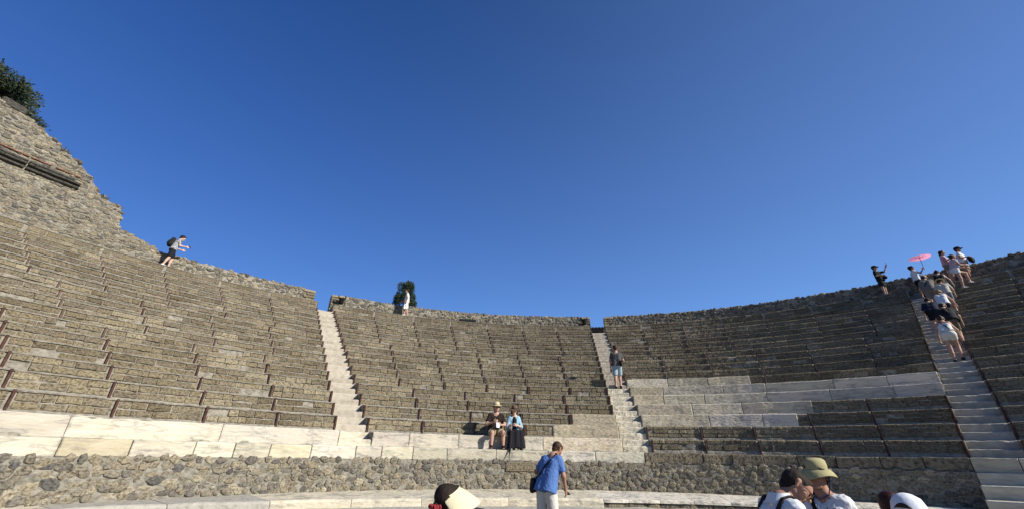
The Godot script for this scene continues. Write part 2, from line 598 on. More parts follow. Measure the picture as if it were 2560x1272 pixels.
# ---------- rubble masonry ----------
func rubble(face: float, t0: float, t1: float, hb: Callable, ht: Callable, cw: float, ch: float, proud: float, budget: int, parent: Node3D, view: Array, squash := 1.0, dark := 0.0) -> void:
	var list := []
	var lo: float = 1e9
	var hi: float = -1e9
	for i in 60:
		var t := lerpf(t0, t1, i / 59.0)
		lo = min(lo, hb.call(t)); hi = max(hi, ht.call(t))
	var y := lo + ch * 0.4
	while y < hi + ch * 0.3:
		var t := t0 + rad_to_deg(rr(0.0, cw) / face)
		while t < t1:
			var w := cw * rr(0.55, 1.5)
			var h := ch * rr(0.7, 1.35)
			var mid := t + rad_to_deg(w * 0.5 / face)
			var yy := y + rr(-0.3, 0.3) * ch
			if mid < t1 and yy > hb.call(mid) + 0.02 and yy + h * 0.30 < ht.call(mid) + 0.05 and rng.randf() < 0.93:
				var f := frame(face + 0.012, mid, yy, rr(-0.35, 0.35) * (0.4 if squash < 0.8 else 1.0))
				f.basis = f.basis * Basis.from_scale(Vector3(w * 0.575, h * 0.60, proud * rr(0.35, 1.15)))
				var c: int = [0, 1, 6, 3, 0, 1, 6, 4, 5, 7][rng.randi() % 10]
				if rng.randf() < dark: c = [2, 4, 7][rng.randi() % 3]
				list.append({"x": f, "s": w * h * (1.0 if mid > view[0] and mid < view[1] else 0.0), "v": rng.randi() % domes.size(), "c": c, "see": mid > view[0] and mid < view[1]})
			t += rad_to_deg(w * rr(0.86, 1.02) / face)
		y += ch * rr(0.78, 0.95)
	var fill := int((t1 - t0) * deg_to_rad(1) * face * (hi - lo) / (cw * ch) * 0.7)
	for i in fill:
		var mid := rr(t0, t1)
		var yy := rr(lo, hi)
		if yy > hb.call(mid) + 0.02 and yy < ht.call(mid) - 0.02:
			var f := frame(face + 0.012, mid, yy, rr(-0.8, 0.8))
			f.basis = f.basis * Basis.from_scale(Vector3(cw * rr(0.16, 0.30), ch * rr(0.16, 0.30), proud * rr(0.3, 0.75)))
			list.append({"x": f, "s": 0.0, "v": rng.randi() % domes.size(), "c": [0, 1, 6, 3, 5][rng.randi() % 5], "see": false})
	put_pieces(list, domes, rubble_mats, rubble_cols, budget, "stone", parent, "small_stones", M.rubble)

func wall_core(r0: float, r1: float, t0: float, t1: float, hb: float, ht: Callable, rough: float) -> Dictionary:
	var n := int(ceil((t1 - t0) / 0.55))
	var m := 10
	var b := buf()
	var gr := []
	for i in n + 1:
		var t := lerpf(t0, t1, float(i) / n)
		var top: float = ht.call(t) + noise.get_noise_2d(t * 60.0, 3.0) * rough * 2.0
		var row := []
		for j in m + 1:
			var at := P(r0, t, lerpf(hb, top, float(j) / m))
			at += out_dir(t) * noise.get_noise_3dv(at * 5.0) * rough
			row.append(at)
		row.append(P(r1, t, top + noise.get_noise_2d(t * 60.0, 40.0) * rough))
		row.append(P(r1, t, hb))
		gr.append(row)
	for i in n:
		for j in m + 2: quad(b, gr[i][j], gr[i][j + 1], gr[i + 1][j + 1], gr[i + 1][j])
	for q in [0, n]:
		for j in m:
			var p: Vector3 = gr[q][j]
			var s: Vector3 = gr[q][j + 1]
			var e: Vector3 = gr[q][m + 2]
			quad(b, p, s, Vector3(e.x, s.y, e.z), Vector3(e.x, p.y, e.z))
	return b

func quoin(t: float, s: float, parent: Node3D) -> void:
	# brick courses that end a parapet at a gap
	for i in 5:
		var len: float = 0.62 if i % 2 == 0 else 0.46
		var o := mi("brick", bricks[i % bricks.size()].mesh, brick_mats[[0, 2, 4, 0, 5][i]], parent)
		o.transform = brick_at(24.43, t + s * rad_to_deg(len * 0.5 / 24.43), WALK + 0.08 + i * 0.162, len, 0.155, 0.7)

# ---------- figures: smooth union of tapered capsules, meshed as surface nets ----------
func cap(a: Vector3, b: Vector3, ra: float, rb: float, flat := 0) -> Array:
	return [a, b, ra, rb, flat]   # flat: 1 cuts the end at b square, 2 the end at a, 3 both
func nets(out: Dictionary, caps: Array, cell: float, blend: float, clips := [], wr := 0.0, wf := 6.0) -> void:
	var lo := Vector3.ONE * 1e9
	var hi := -lo
	for c in caps:
		var m: float = max(c[2], c[3])
		lo = lo.min(c[0] - Vector3.ONE * m).min(c[1] - Vector3.ONE * m)
		hi = hi.max(c[0] + Vector3.ONE * m).max(c[1] + Vector3.ONE * m)
	lo -= Vector3.ONE * (cell * 2.5 + wr)
	hi += Vector3.ONE * (cell * 2.5 + wr)
	var nx := int((hi.x - lo.x) / cell) + 2
	var ny := int((hi.y - lo.y) / cell) + 2
	var nz := int((hi.z - lo.z) / cell) + 2
	var F := PackedFloat32Array()
	F.resize(nx * ny * nz)
	F.fill(9.0)
	for c in caps:
		var a: Vector3 = c[0]
		var b: Vector3 = c[1]
		var ra: float = c[2]
		var rb: float = c[3]
		var flat: int = c[4]
		var ba := b - a
		var L2 := ba.length_squared()
		var L := sqrt(L2)
		var pad: float = max(ra, rb) + blend + cell * 2.0 + wr
		var mn := ((a.min(b) - Vector3.ONE * pad - lo) / cell).floor()
		var mx := ((a.max(b) + Vector3.ONE * pad - lo) / cell).ceil()
		for z in range(max(0, int(mn.z)), min(nz - 1, int(mx.z)) + 1):
			for y in range(max(0, int(mn.y)), min(ny - 1, int(mx.y)) + 1):
				var at := (z * ny + y) * nx
				for x in range(max(0, int(mn.x)), min(nx - 1, int(mx.x)) + 1):
					var pa := lo + Vector3(x, y, z) * cell - a
					var t := 0.0
					if L2 > 1e-9: t = pa.dot(ba) / L2
					var h := clampf(t, 0.0, 1.0)
					var d := (pa - ba * h).length() - lerpf(ra, rb, h)
					if flat & 1: d = max(d, (t - 1.0) * L)
					if flat & 2: d = max(d, -t * L)
					var o := F[at + x]
					if o > 8.0: F[at + x] = d
					else:
						var k := maxf(blend - absf(o - d), 0.0) / blend
						F[at + x] = minf(o, d) - k * k * blend * 0.25
	if wr > 0.0 or clips.size():
		for z in nz:
			for y in ny:
				for x in nx:
					var i := (z * ny + y) * nx + x
					if F[i] < 8.0 and F[i] > -0.08:
						var p := lo + Vector3(x, y, z) * cell
						if wr > 0.0: F[i] += noise.get_noise_3d(p.x * wf * 10.0, p.y * wf * 5.0, p.z * wf * 10.0) * wr
						for c in clips: F[i] = maxf(F[i], (p - c[0]).dot(c[1]))
					elif clips.size() and F[i] <= -0.08:
						var p := lo + Vector3(x, y, z) * cell
						for c in clips: F[i] = maxf(F[i], (p - c[0]).dot(c[1]))
	var id := PackedInt32Array()
	id.resize(nx * ny * nz)
	id.fill(-1)
	var base: int = out.v.size()
	var sx := 1
	var sy := nx
	var sz := nx * ny
	var co := [0, sx, sy, sx + sy, sz, sx + sz, sy + sz, sx + sy + sz]
	var edges := [[0, 1], [2, 3], [4, 5], [6, 7], [0, 2], [1, 3], [4, 6], [5, 7], [0, 4], [1, 5], [2, 6], [3, 7]]
	var cv := [Vector3(0, 0, 0), Vector3(1, 0, 0), Vector3(0, 1, 0), Vector3(1, 1, 0), Vector3(0, 0, 1), Vector3(1, 0, 1), Vector3(0, 1, 1), Vector3(1, 1, 1)]
	for z in nz - 1:
		for y in ny - 1:
			var row := (z * ny + y) * nx
			for x in nx - 1:
				var i := row + x
				var f0 := F[i]
				if f0 > cell * 3.0: continue
				var inside := 0
				for q in 8:
					if F[i + co[q]] < 0.0: inside += 1
				if inside == 0 or inside == 8: continue
				var s := Vector3.ZERO
				var n := 0
				for e in edges:
					var u: float = F[i + co[e[0]]]
					var w: float = F[i + co[e[1]]]
					if (u < 0.0) != (w < 0.0):
						s += cv[e[0]].lerp(cv[e[1]], clampf(u / (u - w), 0.0, 1.0))
						n += 1
				id[i] = out.v.size()
				out.v.append(lo + (Vector3(x, y, z) + s / n) * cell)
	for z in range(1, nz - 1):
		for y in range(1, ny - 1):
			var row := (z * ny + y) * nx
			for x in range(1, nx - 1):
				var i := row + x
				if id[i] < 0: continue
				var f := F[i] < 0.0
				if f != (F[i + sx] < 0.0): face(out.i, id[i], id[i - sy], id[i - sy - sz], id[i - sz], f)
				if f != (F[i + sy] < 0.0): face(out.i, id[i], id[i - sz], id[i - sx - sz], id[i - sx], f)
				if f != (F[i + sz] < 0.0): face(out.i, id[i], id[i - sx], id[i - sx - sy], id[i - sy], f)
func face(ix: PackedInt32Array, a: int, b: int, c: int, d: int, f: bool) -> void:
	if a < 0 or b < 0 or c < 0 or d < 0: return
	if f: ix.append_array(PackedInt32Array([a, c, b, a, d, c]))
	else: ix.append_array(PackedInt32Array([a, b, c, a, c, d]))
func nbuf() -> Dictionary:
	return {"v": PackedVector3Array(), "i": PackedInt32Array()}
func nmesh(o: Dictionary) -> ArrayMesh:
	var v: PackedVector3Array = o.v
	var ix: PackedInt32Array = o.i
	var nn := PackedVector3Array()
	nn.resize(v.size())
	for i in range(0, ix.size(), 3):
		var n := (v[ix[i + 2]] - v[ix[i]]).cross(v[ix[i + 1]] - v[ix[i]])
		nn[ix[i]] += n; nn[ix[i + 1]] += n; nn[ix[i + 2]] += n
	for i in nn.size(): nn[i] = nn[i].normalized()
	var a := []
	a.resize(Mesh.ARRAY_MAX)
	a[Mesh.ARRAY_VERTEX] = v
	a[Mesh.ARRAY_NORMAL] = nn
	a[Mesh.ARRAY_INDEX] = ix
	var m := ArrayMesh.new()
	m.add_surface_from_arrays(Mesh.PRIMITIVE_TRIANGLES, a)
	return m
func blob(caps: Array, cell: float, blend := 0.03, clips := [], wr := 0.0) -> ArrayMesh:
	var o := nbuf()
	nets(o, caps, cell, blend, clips, wr)
	return nmesh(o)

func hand(o: Dictionary, w: Vector3, d: Vector3, pn: Vector3, s: float, cell: float, thumb: float, curl: float) -> void:
	# w wrist, d along the hand, pn the way the palm faces, thumb +1 or -1: the side it leaves
	d = d.normalized()
	var x := d.cross(pn).normalized() * thumb
	pn = x.cross(d).normalized() * thumb
	var c := []
	c.append(cap(w - d * 0.02 * s, w + d * 0.045 * s + x * 0.022 * s, 0.026 * s, 0.020 * s))
	c.append(cap(w - d * 0.02 * s, w + d * 0.05 * s - x * 0.02 * s, 0.026 * s, 0.018 * s))
	var lens := [0.072, 0.08, 0.075, 0.06]
	for i in 4:
		var k := w + d * 0.075 * s + x * (0.030 - i * 0.020) * s
		var a1 := curl * 0.7
		var d1 := d * cos(a1) + pn * sin(a1)
		var a2 := curl * 1.7
		var d2 := d * cos(a2) + pn * sin(a2)
		var m: Vector3 = k + d1 * lens[i] * 0.52 * s
		c.append(cap(w + d * 0.04 * s + x * (0.022 - i * 0.015) * s, k, 0.014 * s, 0.0105 * s))
		c.append(cap(k, m, 0.0105 * s, 0.0095 * s))
		c.append(cap(m, m + d2 * lens[i] * 0.5 * s, 0.0095 * s, 0.008 * s))
	var tb := w + d * 0.015 * s + x * 0.026 * s
	var tm := tb + (d * 0.6 + x * 0.75 + pn * 0.3 * curl).normalized() * 0.045 * s
	c.append(cap(tb, tm, 0.015 * s, 0.012 * s))
	c.append(cap(tm, tm + (d * 0.9 + x * 0.2 + pn * 0.6 * curl).normalized() * 0.035 * s, 0.012 * s, 0.0095 * s))
	nets(o, c, cell, 0.006)

func person(o: Dictionary) -> Dictionary:
	var s: float = o.h / 1.76
	var fat: float = o.get("fat", 1.0)
	var fem: bool = o.get("fem", false)
	var cell: float = o.get("cell", 0.026)
	var hc: float = o.get("hcell", cell * 0.62)
	var root := thing("person", o.label, "person", o.at, o.yaw, "visitors")
	var u: Vector3 = o.get("spine", Vector3(0, 1, 0)).normalized()
	var hd: Vector3 = o.get("head", u).normalized()
	var f: Vector3 = o.get("look", Vector3(0, 0, 1))
	f = (f - hd * f.dot(hd)).normalized()
	var X := Vector3(1, 0, 0)
	var hx := hd.cross(f).normalized()
	var LL: Array = o.get("legl", [Vector3(0.05, -1, 0.0), Vector3(0.0, -1, 0.0)])
	var LR: Array = o.get("legr", [Vector3(-0.05, -1, 0.0), Vector3(0.0, -1, 0.0)])
	var AL: Array = o.get("arml", [Vector3(0.22, -1, -0.02), Vector3(0.05, -1, 0.25)])
	var AR: Array = o.get("armr", [Vector3(-0.22, -1, -0.02), Vector3(-0.05, -1, 0.25)])
	var drop := 0.0
	for L in [LL, LR]: drop = max(drop, -(L[0].normalized().y * 0.44 + L[1].normalized().y * 0.43) * s + 0.075 * s)
	var py: float = o.get("pelvis", drop)
	var pv := Vector3(0, py, 0)
	var bw := 0.92 if fem else 1.0
	var sw := (0.150 if fem else 0.175) * s
	var ch := pv + u * 0.36 * s
	var nk := pv + u * 0.50 * s
	var sk := []
	sk.append(cap(pv - X * 0.075 * s, pv + X * 0.075 * s, 0.112 * s * fat, 0.112 * s * fat))
	for q in [-1.0, 1.0]:
		sk.append(cap(pv + X * q * 0.065 * s, pv + u * 0.18 * s + X * q * 0.055 * s, 0.105 * s * fat, 0.098 * s * fat * bw))
		sk.append(cap(pv + u * 0.18 * s + X * q * 0.055 * s, ch + X * q * 0.075 * s * bw, 0.098 * s * fat * bw, 0.108 * s * bw))
		sk.append(cap(ch + X * q * 0.09 * s * bw, nk - u * 0.055 * s + X * q * sw * 0.8, 0.085 * s, 0.062 * s))
		sk.append(cap(nk - u * 0.05 * s + X * q * sw * 0.75, nk + u * 0.02 * s, 0.055 * s, 0.052 * s))
	var hcn := nk + hd * 0.195 * s + f * 0.012 * s
	var neck := [cap(nk - u * 0.03 * s, hcn - hd * 0.05 * s - f * 0.012 * s, 0.060 * s, 0.052 * s)]
	sk.append_array(neck)
	var J := {"pelvis": pv, "neck": nk, "head": hcn, "up": hd, "face": f, "chest": ch, "u": u, "hx": hx, "s": s}
	var arms := []
	var sleeves := []
	var sl: float = o.get("sleeve", 0.55)
	for q in [-1.0, 1.0]:
		var A: Array = AL if q > 0 else AR
		var sh: Vector3 = nk - u * 0.045 * s + X * q * sw
		var el: Vector3 = sh + A[0].normalized() * 0.285 * s
		var wr: Vector3 = el + A[1].normalized() * 0.25 * s
		sk.append(cap(sh, el, 0.050 * s * bw, 0.040 * s * bw))
		sk.append(cap(el, wr, 0.041 * s * bw, 0.027 * s))
		arms.append([sh, el, wr, A])
		J["wristl" if q > 0 else "wristr"] = wr
		J["handl" if q > 0 else "handr"] = wr + A[1].normalized() * 0.09 * s
		J["shoulderl" if q > 0 else "shoulderr"] = sh
		if sl > 0.0:
			if sl <= 1.0: sleeves.append(cap(sh, sh.lerp(el, sl), 0.066 * s * bw, 0.066 * s * bw, 1))
			else:
				sleeves.append(cap(sh, el, 0.066 * s * bw, 0.056 * s))
				sleeves.append(cap(el, el.lerp(wr, sl - 1.0), 0.056 * s, 0.046 * s, 1))
	var legs := []
	for q in [-1.0, 1.0]:
		var L: Array = LL if q > 0 else LR
		var hp: Vector3 = pv + X * q * 0.085 * s - Vector3(0, 0.02 * s, 0)
		var kn: Vector3 = hp + L[0].normalized() * 0.43 * s
		var an: Vector3 = kn + L[1].normalized() * 0.42 * s
		var fd: Vector3 = (L[2] if L.size() > 2 else Vector3(q * 0.2, -0.12, 1)).normalized()
		sk.append(cap(hp, kn, 0.088 * s * fat, 0.057 * s))
		sk.append(cap(kn, an, 0.054 * s, 0.038 * s))
		sk.append(cap(kn.lerp(an, 0.15) - fd * 0.012 * s, kn.lerp(an, 0.45) - fd * 0.022 * s, 0.045 * s, 0.045 * s))
		sk.append(cap(an - Vector3(0, 0.025 * s, 0) - fd * 0.03 * s, an - Vector3(0, 0.04 * s, 0) + fd * 0.15 * s, 0.036 * s, 0.026 * s))
		legs.append([hp, kn, an, fd])
		J["anklel" if q > 0 else "ankler"] = an
		J["kneel" if q > 0 else "kneer"] = kn
	var body := nbuf()
	nets(body, sk, cell, 0.05 * s)
	# head
	var H := hcn
	var hs := []
	hs.append(cap(H + hd * 0.032 * s - f * 0.035 * s, H + hd * 0.03 * s + f * 0.025 * s, 0.086 * s, 0.080 * s))
	hs.append(cap(H + f * 0.035 * s + hd * 0.0 * s, H + f * 0.055 * s - hd * 0.08 * s, 0.068 * s, 0.042 * s))
	hs.append(cap(H - hd * 0.045 * s, H + f * 0.045 * s - hd * 0.085 * s, 0.062 * s, 0.045 * s))
	hs.append(cap(H + hx * 0.035 * s + f * 0.088 * s + hd * 0.030 * s, H - hx * 0.035 * s + f * 0.088 * s + hd * 0.030 * s, 0.016 * s, 0.016 * s))
	hs.append(cap(H + f * 0.100 * s + hd * 0.012 * s, H + f * 0.122 * s - hd * 0.022 * s, 0.009 * s, 0.015 * s))
	hs.append(cap(H + f * 0.095 * s + hx * 0.018 * s - hd * 0.055 * s, H + f * 0.095 * s - hx * 0.018 * s - hd * 0.055 * s, 0.010 * s, 0.010 * s))
	hs.append(cap(H + f * 0.088 * s - hd * 0.098 * s, H + f * 0.09 * s - hd * 0.10 * s, 0.022 * s, 0.022 * s))
	for q in [-1.0, 1.0]:
		hs.append(cap(H + hx * q * 0.088 * s - f * 0.014 * s + hd * 0.020 * s, H + hx * q * 0.086 * s - f * 0.006 * s - hd * 0.030 * s, 0.016 * s, 0.011 * s))
		hs.append(cap(H + hx * q * 0.05 * s + f * 0.06 * s - hd * 0.02 * s, H + hx * q * 0.045 * s + f * 0.065 * s - hd * 0.03 * s, 0.028 * s, 0.026 * s))
	hs.append(cap(hcn - hd * 0.03 * s - f * 0.012 * s, nk + u * 0.02 * s, 0.052 * s, 0.056 * s))
	nets(body, hs, hc, 0.016 * s)
	for q in [0, 1]:
		var a: Array = arms[q]
		var A: Array = a[3]
		var pn: Vector3 = A[2] if A.size() > 2 else Vector3(1.0 if q == 0 else -1.0, 0, -0.2)
		hand(body, a[2], A[1].normalized(), pn, s * 1.02, min(0.011, cell * 0.5), (1.0 if q == 0 else -1.0), o.get("curl", 0.55))
	mi("body", nmesh(body), o.get("skin", M.skin), root)
	# eyes
	if hc < 0.012:
		for q in [-1.0, 1.0]:
			var e := SphereMesh.new()
			e.radius = 0.011 * s; e.height = 0.022 * s; e.radial_segments = 10; e.rings = 6
			var eo := mi("eye", e, M.eye, root)
			eo.position = H + f * 0.091 * s + hx * q * 0.031 * s + hd * 0.006 * s
	# top
	var ins: float = o.get("loose", 0.02) * s
	if o.has("top"):
		var t := []
		var hem: float = o.get("hem", 0.05)
		var bottom := pv - u * hem * s
		for q in [-1.0, 1.0]:
			t.append(cap(bottom + X * q * 0.075 * s, pv + u * 0.18 * s + X * q * 0.065 * s, 0.120 * s * fat + ins * 1.25, 0.103 * s * fat * bw + ins, 2))
			t.append(cap(pv + u * 0.16 * s + X * q * 0.062 * s, ch + X * q * 0.075 * s * bw, 0.103 * s * fat * bw + ins, 0.110 * s * bw + ins * 0.7))
			if sl > 0.0 or o.get("straps", true):
				t.append(cap(ch + X * q * 0.09 * s * bw, nk - u * 0.055 * s + X * q * sw * 0.8, 0.088 * s + ins * 0.4, 0.066 * s + ins * 0.3))
				t.append(cap(nk - u * 0.05 * s + X * q * sw * 0.75, nk - u * 0.012 * s + X * q * 0.05 * s, 0.058 * s + ins * 0.4, 0.050 * s + ins * 0.3))
		t.append_array(sleeves)
		var clips: Array = o.get("topclip", [])
		var cc := []
		for c in clips: cc.append([nk + c[0] * s, c[1]])
		var tb := nbuf()
		nets(tb, t, cell * 0.9, 0.035 * s, cc, (0.016 if cell < 0.018 else 0.012) * s, 8.0)
		mi(o.get("topname", "shirt"), nmesh(tb), o.top, root)
	if o.has("bottom"):
		var t := []
		var ln: float = o.get("leglen", 0.75)
		var bi: float = o.get("baggy", 0.016) * s
		t.append(cap(pv - X * 0.075 * s, pv + X * 0.075 * s, 0.114 * s * fat + bi * 0.6, 0.114 * s * fat + bi * 0.6))
		if o.get("highwaist", false): t.append(cap(pv, pv + u * 0.1 * s, 0.15 * s * fat, 0.14 * s * fat, 1))
		if ln < 3.0:
			for L in legs:
				if ln <= 1.0: t.append(cap(L[0], L[0].lerp(L[1], ln), 0.093 * s * fat + bi, lerpf(0.090, 0.070, ln) * s + bi * 1.6, 1))
				else:
					t.append(cap(L[0], L[1], 0.092 * s * fat + bi, 0.064 * s + bi))
					t.append(cap(L[1], L[1].lerp(L[2], ln - 1.0), 0.064 * s + bi, 0.050 * s + bi, 1))
		else:
			for L in legs:
				t.append(cap(L[0], L[1], 0.115 * s, 0.10 * s))
				t.append(cap(L[1], L[2] - Vector3(0, 0.02 * s, 0), 0.10 * s, 0.14 * s, 1))
			var m0: Vector3 = (legs[0][1] + legs[1][1]) * 0.5
			var m1: Vector3 = (legs[0][2] + legs[1][2]) * 0.5
			t.append(cap(m0, m1, 0.12 * s, 0.15 * s, 1))
			t.append(cap(pv, m0, 0.12 * s, 0.11 * s))
		mi(o.get("bottomname", "shorts"), blob(t, cell * 0.9, 0.03 * s, [], 0.008 * s), o.bottom, root)
	# shoes
	if o.has("shoes"):
		for L in legs:
			var an: Vector3 = L[2]
			var fd: Vector3 = L[3]
			var t := [cap(an - Vector3(0, 0.03 * s, 0) - fd * 0.03 * s, an - Vector3(0, 0.04 * s, 0) + fd * 0.155 * s, 0.047 * s, 0.036 * s), cap(an + Vector3(0, 0.01, 0), an - Vector3(0, 0.03 * s, 0), 0.044 * s, 0.044 * s, 2)]
			mi("shoe", blob(t, cell * 0.75, 0.02 * s, [[Vector3(0, an.y - 0.076 * s, 0), Vector3(0, -1, 0)]]), o.shoes, root)
			if o.has("socks"): mi("sock", blob([cap(an + Vector3(0, 0.085 * s, 0), an, 0.049 * s, 0.045 * s, 2)], cell * 0.6, 0.01), o.socks, root)
	# hair
	if o.has("hair"):
		var st: String = o.get("style", "short")
		var g0: float = o.get("hairgrow", 0.014) * s
		var t := [cap(H + hd * 0.034 * s - f * 0.038 * s, H + hd * 0.036 * s + f * 0.022 * s, 0.086 * s + g0, 0.080 * s + g0)]
		t.append(cap(H - f * 0.045 * s + hd * 0.01 * s, H - f * 0.048 * s - hd * 0.045 * s, 0.076 * s + g0 * 0.5, 0.058 * s + g0 * 0.5))
		if st == "long":
			t.append(cap(H - f * 0.05 * s, H - f * 0.075 * s - hd * 0.24 * s, 0.085 * s, 0.060 * s))
			for q in [-1.0, 1.0]: t.append(cap(H + hx * q * 0.06 * s - f * 0.02 * s, H + hx * q * 0.07 * s - f * 0.04 * s - hd * 0.20 * s, 0.045 * s, 0.035 * s))
		if st == "bob":
			for q in [-1.0, 0.0, 1.0]: t.append(cap(H + hx * q * 0.055 * s - f * 0.035 * s, H + hx * q * 0.07 * s - f * 0.04 * s - hd * 0.11 * s, 0.06 * s, 0.05 * s))
		if st == "bun": t.append(cap(H - f * 0.13 * s + hd * 0.03 * s, H - f * 0.145 * s + hd * 0.03 * s, 0.048 * s, 0.042 * s))
		var pn := (f * 0.80 - hd * 0.60).normalized()
		var cut: float = o.get("hairline", 0.013)
		mi("hair", blob(t, hc * 0.9, 0.014 * s, [[H + pn * cut * s, pn]], 0.006 * s), o.hair, root)
	J.root = root
	J.bas = Basis(hx, hd, f)
	return J

func on_head(j: Dictionary, n: String, mesh: Mesh, mat: Material, up := 0.03, fwd := -0.01, tilt := 0.0, parent: Node3D = null) -> MeshInstance3D:
	var o := mi(n, mesh, mat, j.root if parent == null else parent)
	o.transform = Transform3D(j.bas * Basis(Vector3(1, 0, 0), tilt), j.head + j.up * up * j.s + j.face * fwd * j.s)
	return o
func cap_hat(s: float, brim := true) -> Dictionary:
	var b := lathe([Vector2(0.110, -0.005), Vector2(0.113, 0.02), Vector2(0.108, 0.055), Vector2(0.085, 0.088), Vector2(0.045, 0.105), Vector2(0.0, 0.110)], 18, 0.92 * s, 1.06 * s)
	if s != 1.0:
		for i in b.v.size(): b.v[i].y *= s
	if brim:
		for i in 10:
			var a := deg_to_rad(20 + i * 14.0)
			var c := deg_to_rad(20 + (i + 1) * 14.0)
			var ea := 0.085 * sin((a - deg_to_rad(20)) / deg_to_rad(140) * PI)
			var ec := 0.085 * sin((c - deg_to_rad(20)) / deg_to_rad(140) * PI)
			var p := Vector3(cos(a) * 0.100, 0.004, sin(a) * 0.115) * s
			var q := Vector3(cos(c) * 0.100, 0.004, sin(c) * 0.115) * s
			var p2 := Vector3(cos(a) * (0.100 + ea * 0.3), -0.012 - 0.01 * absf(cos(a)), sin(a) * 0.115 + ea) * s
			var q2 := Vector3(cos(c) * (0.100 + ec * 0.3), -0.012 - 0.01 * absf(cos(c)), sin(c) * 0.115 + ec) * s
			var d := Vector3(0, 0.004, 0)
			quad(b, p + d, p2 + d, q2 + d, q + d)
			quad(b, p, q, q2, p2)
			quad(b, p2, q2, q2 + d, p2 + d)
	return b
func brim_hat(crown: Array, s: float, brim_r: float, drop: float, wave := 0.0, sz := 1.08) -> Dictionary:
	var prof := []
	for c in crown: prof.append(c)
	var b := lathe(prof, 24, 0.94 * s, sz * s)
	var n := 36
	for i in n:
		var ang := [TAU * i / n, TAU * (i + 1) / n]
		var pp := []
		for a in ang:
			var w: float = sin(a * 2.0 + 0.6) * wave + sin(a * 3.0) * wave * 0.5
			for q in 4:
				var k := q / 3.0
				var r := lerpf(0.098, brim_r, k)
				pp.append(Vector3(cos(a) * r * 0.94 * s, (-drop * k * k + w * k), sin(a) * r * sz * s))
		for q in 3:
			var d := Vector3(0, 0.005, 0)
			quad(b, pp[q] + d, pp[q + 1] + d, pp[q + 5] + d, pp[q + 4] + d)
			quad(b, pp[q], pp[q + 4], pp[q + 5], pp[q + 1])
			if q == 2: quad(b, pp[3], pp[7], pp[7] + d, pp[3] + d)
	return b
func glasses(j: Dictionary, mat: Material, wide := 0.03) -> void:
	var o := Node3D.new()
	o.name = "glasses"
	j.root.add_child(o, true)
	o.transform = Transform3D(j.bas, j.head)
	var s: float = j.s
	for q in [-1.0, 1.0]:
		var b := bevel_box(0.052 * s, wide * s, 0.006 * s, 0.002)
		var l := mi("lens", commit(b), mat, o)
		l.position = Vector3(q * 0.034, 0.006, 0.117) * s
		var t := mi("temple", commit(tube([Vector3(q * 0.060, 0.012, 0.116) * s, Vector3(q * 0.086, 0.014, 0.05) * s, Vector3(q * 0.093, 0.010, -0.01) * s], 0.0035 * s, 5)), M.black, o)
	mi("bridge", commit(tube([Vector3(-0.012, 0.012, 0.120) * s, Vector3(0, 0.016, 0.125) * s, Vector3(0.012, 0.012, 0.120) * s], 0.003 * s, 5)), M.black, o)

func backpack(j: Dictionary, label: String, mat: Material, sz := 1.0, low := 0.30) -> Node3D:
	var s: float = j.s * sz
	var up: Vector3 = j.u
	var bk := Vector3(1, 0, 0).cross(up).normalized() * -1.0
	if bk.z > 0: bk = -bk
	var o := thing("backpack", label, "backpack", j.root.position, j.root.rotation.y)
	var c: Vector3 = j.pelvis + up * low * j.s + bk * (0.125 * j.s + 0.085 * s)
	var X := Vector3(1, 0, 0)
	var caps := []
	for q in [-1.0, 1.0]: caps.append(cap(c - up * 0.15 * s + X * q * 0.075 * s, c + up * 0.14 * s + X * q * 0.065 * s, 0.10 * s, 0.085 * s))
	caps.append(cap(c - up * 0.10 * s + bk * 0.06 * s, c + up * 0.0 * s + bk * 0.06 * s, 0.09 * s, 0.08 * s))
	mi("pack", blob(caps, 0.018, 0.04, [], 0.008), mat, o)
	for q in [-1.0, 1.0]:
		var sh: Vector3 = (j.shoulderl if q > 0 else j.shoulderr)
		sh = sh.lerp(j.neck, 0.35)
		var js: float = j.s
		var pts := [c + up * 0.05 * s + X * q * 0.075 * s - bk * 0.06 * s, j.pelvis + up * 0.33 * js + bk * 0.140 * js + X * q * 0.085 * js, sh - up * 0.035 * js + bk * 0.105 * js, sh + up * 0.045 * js + bk * 0.060 * js, sh + up * 0.074 * js - bk * 0.005, sh + up * 0.042 * js - bk * 0.080 * js, sh - up * 0.10 * js - bk * 0.135 * js, sh - up * 0.24 * js - bk * 0.13 * js + X * q * 0.02]
		var nr := [bk, bk, bk, up + bk, up, up - bk, -bk, -bk]
		mi("shoulder_strap", commit(strap(pts, nr, 0.05 * s, 0.012)), mat, o)
	return o
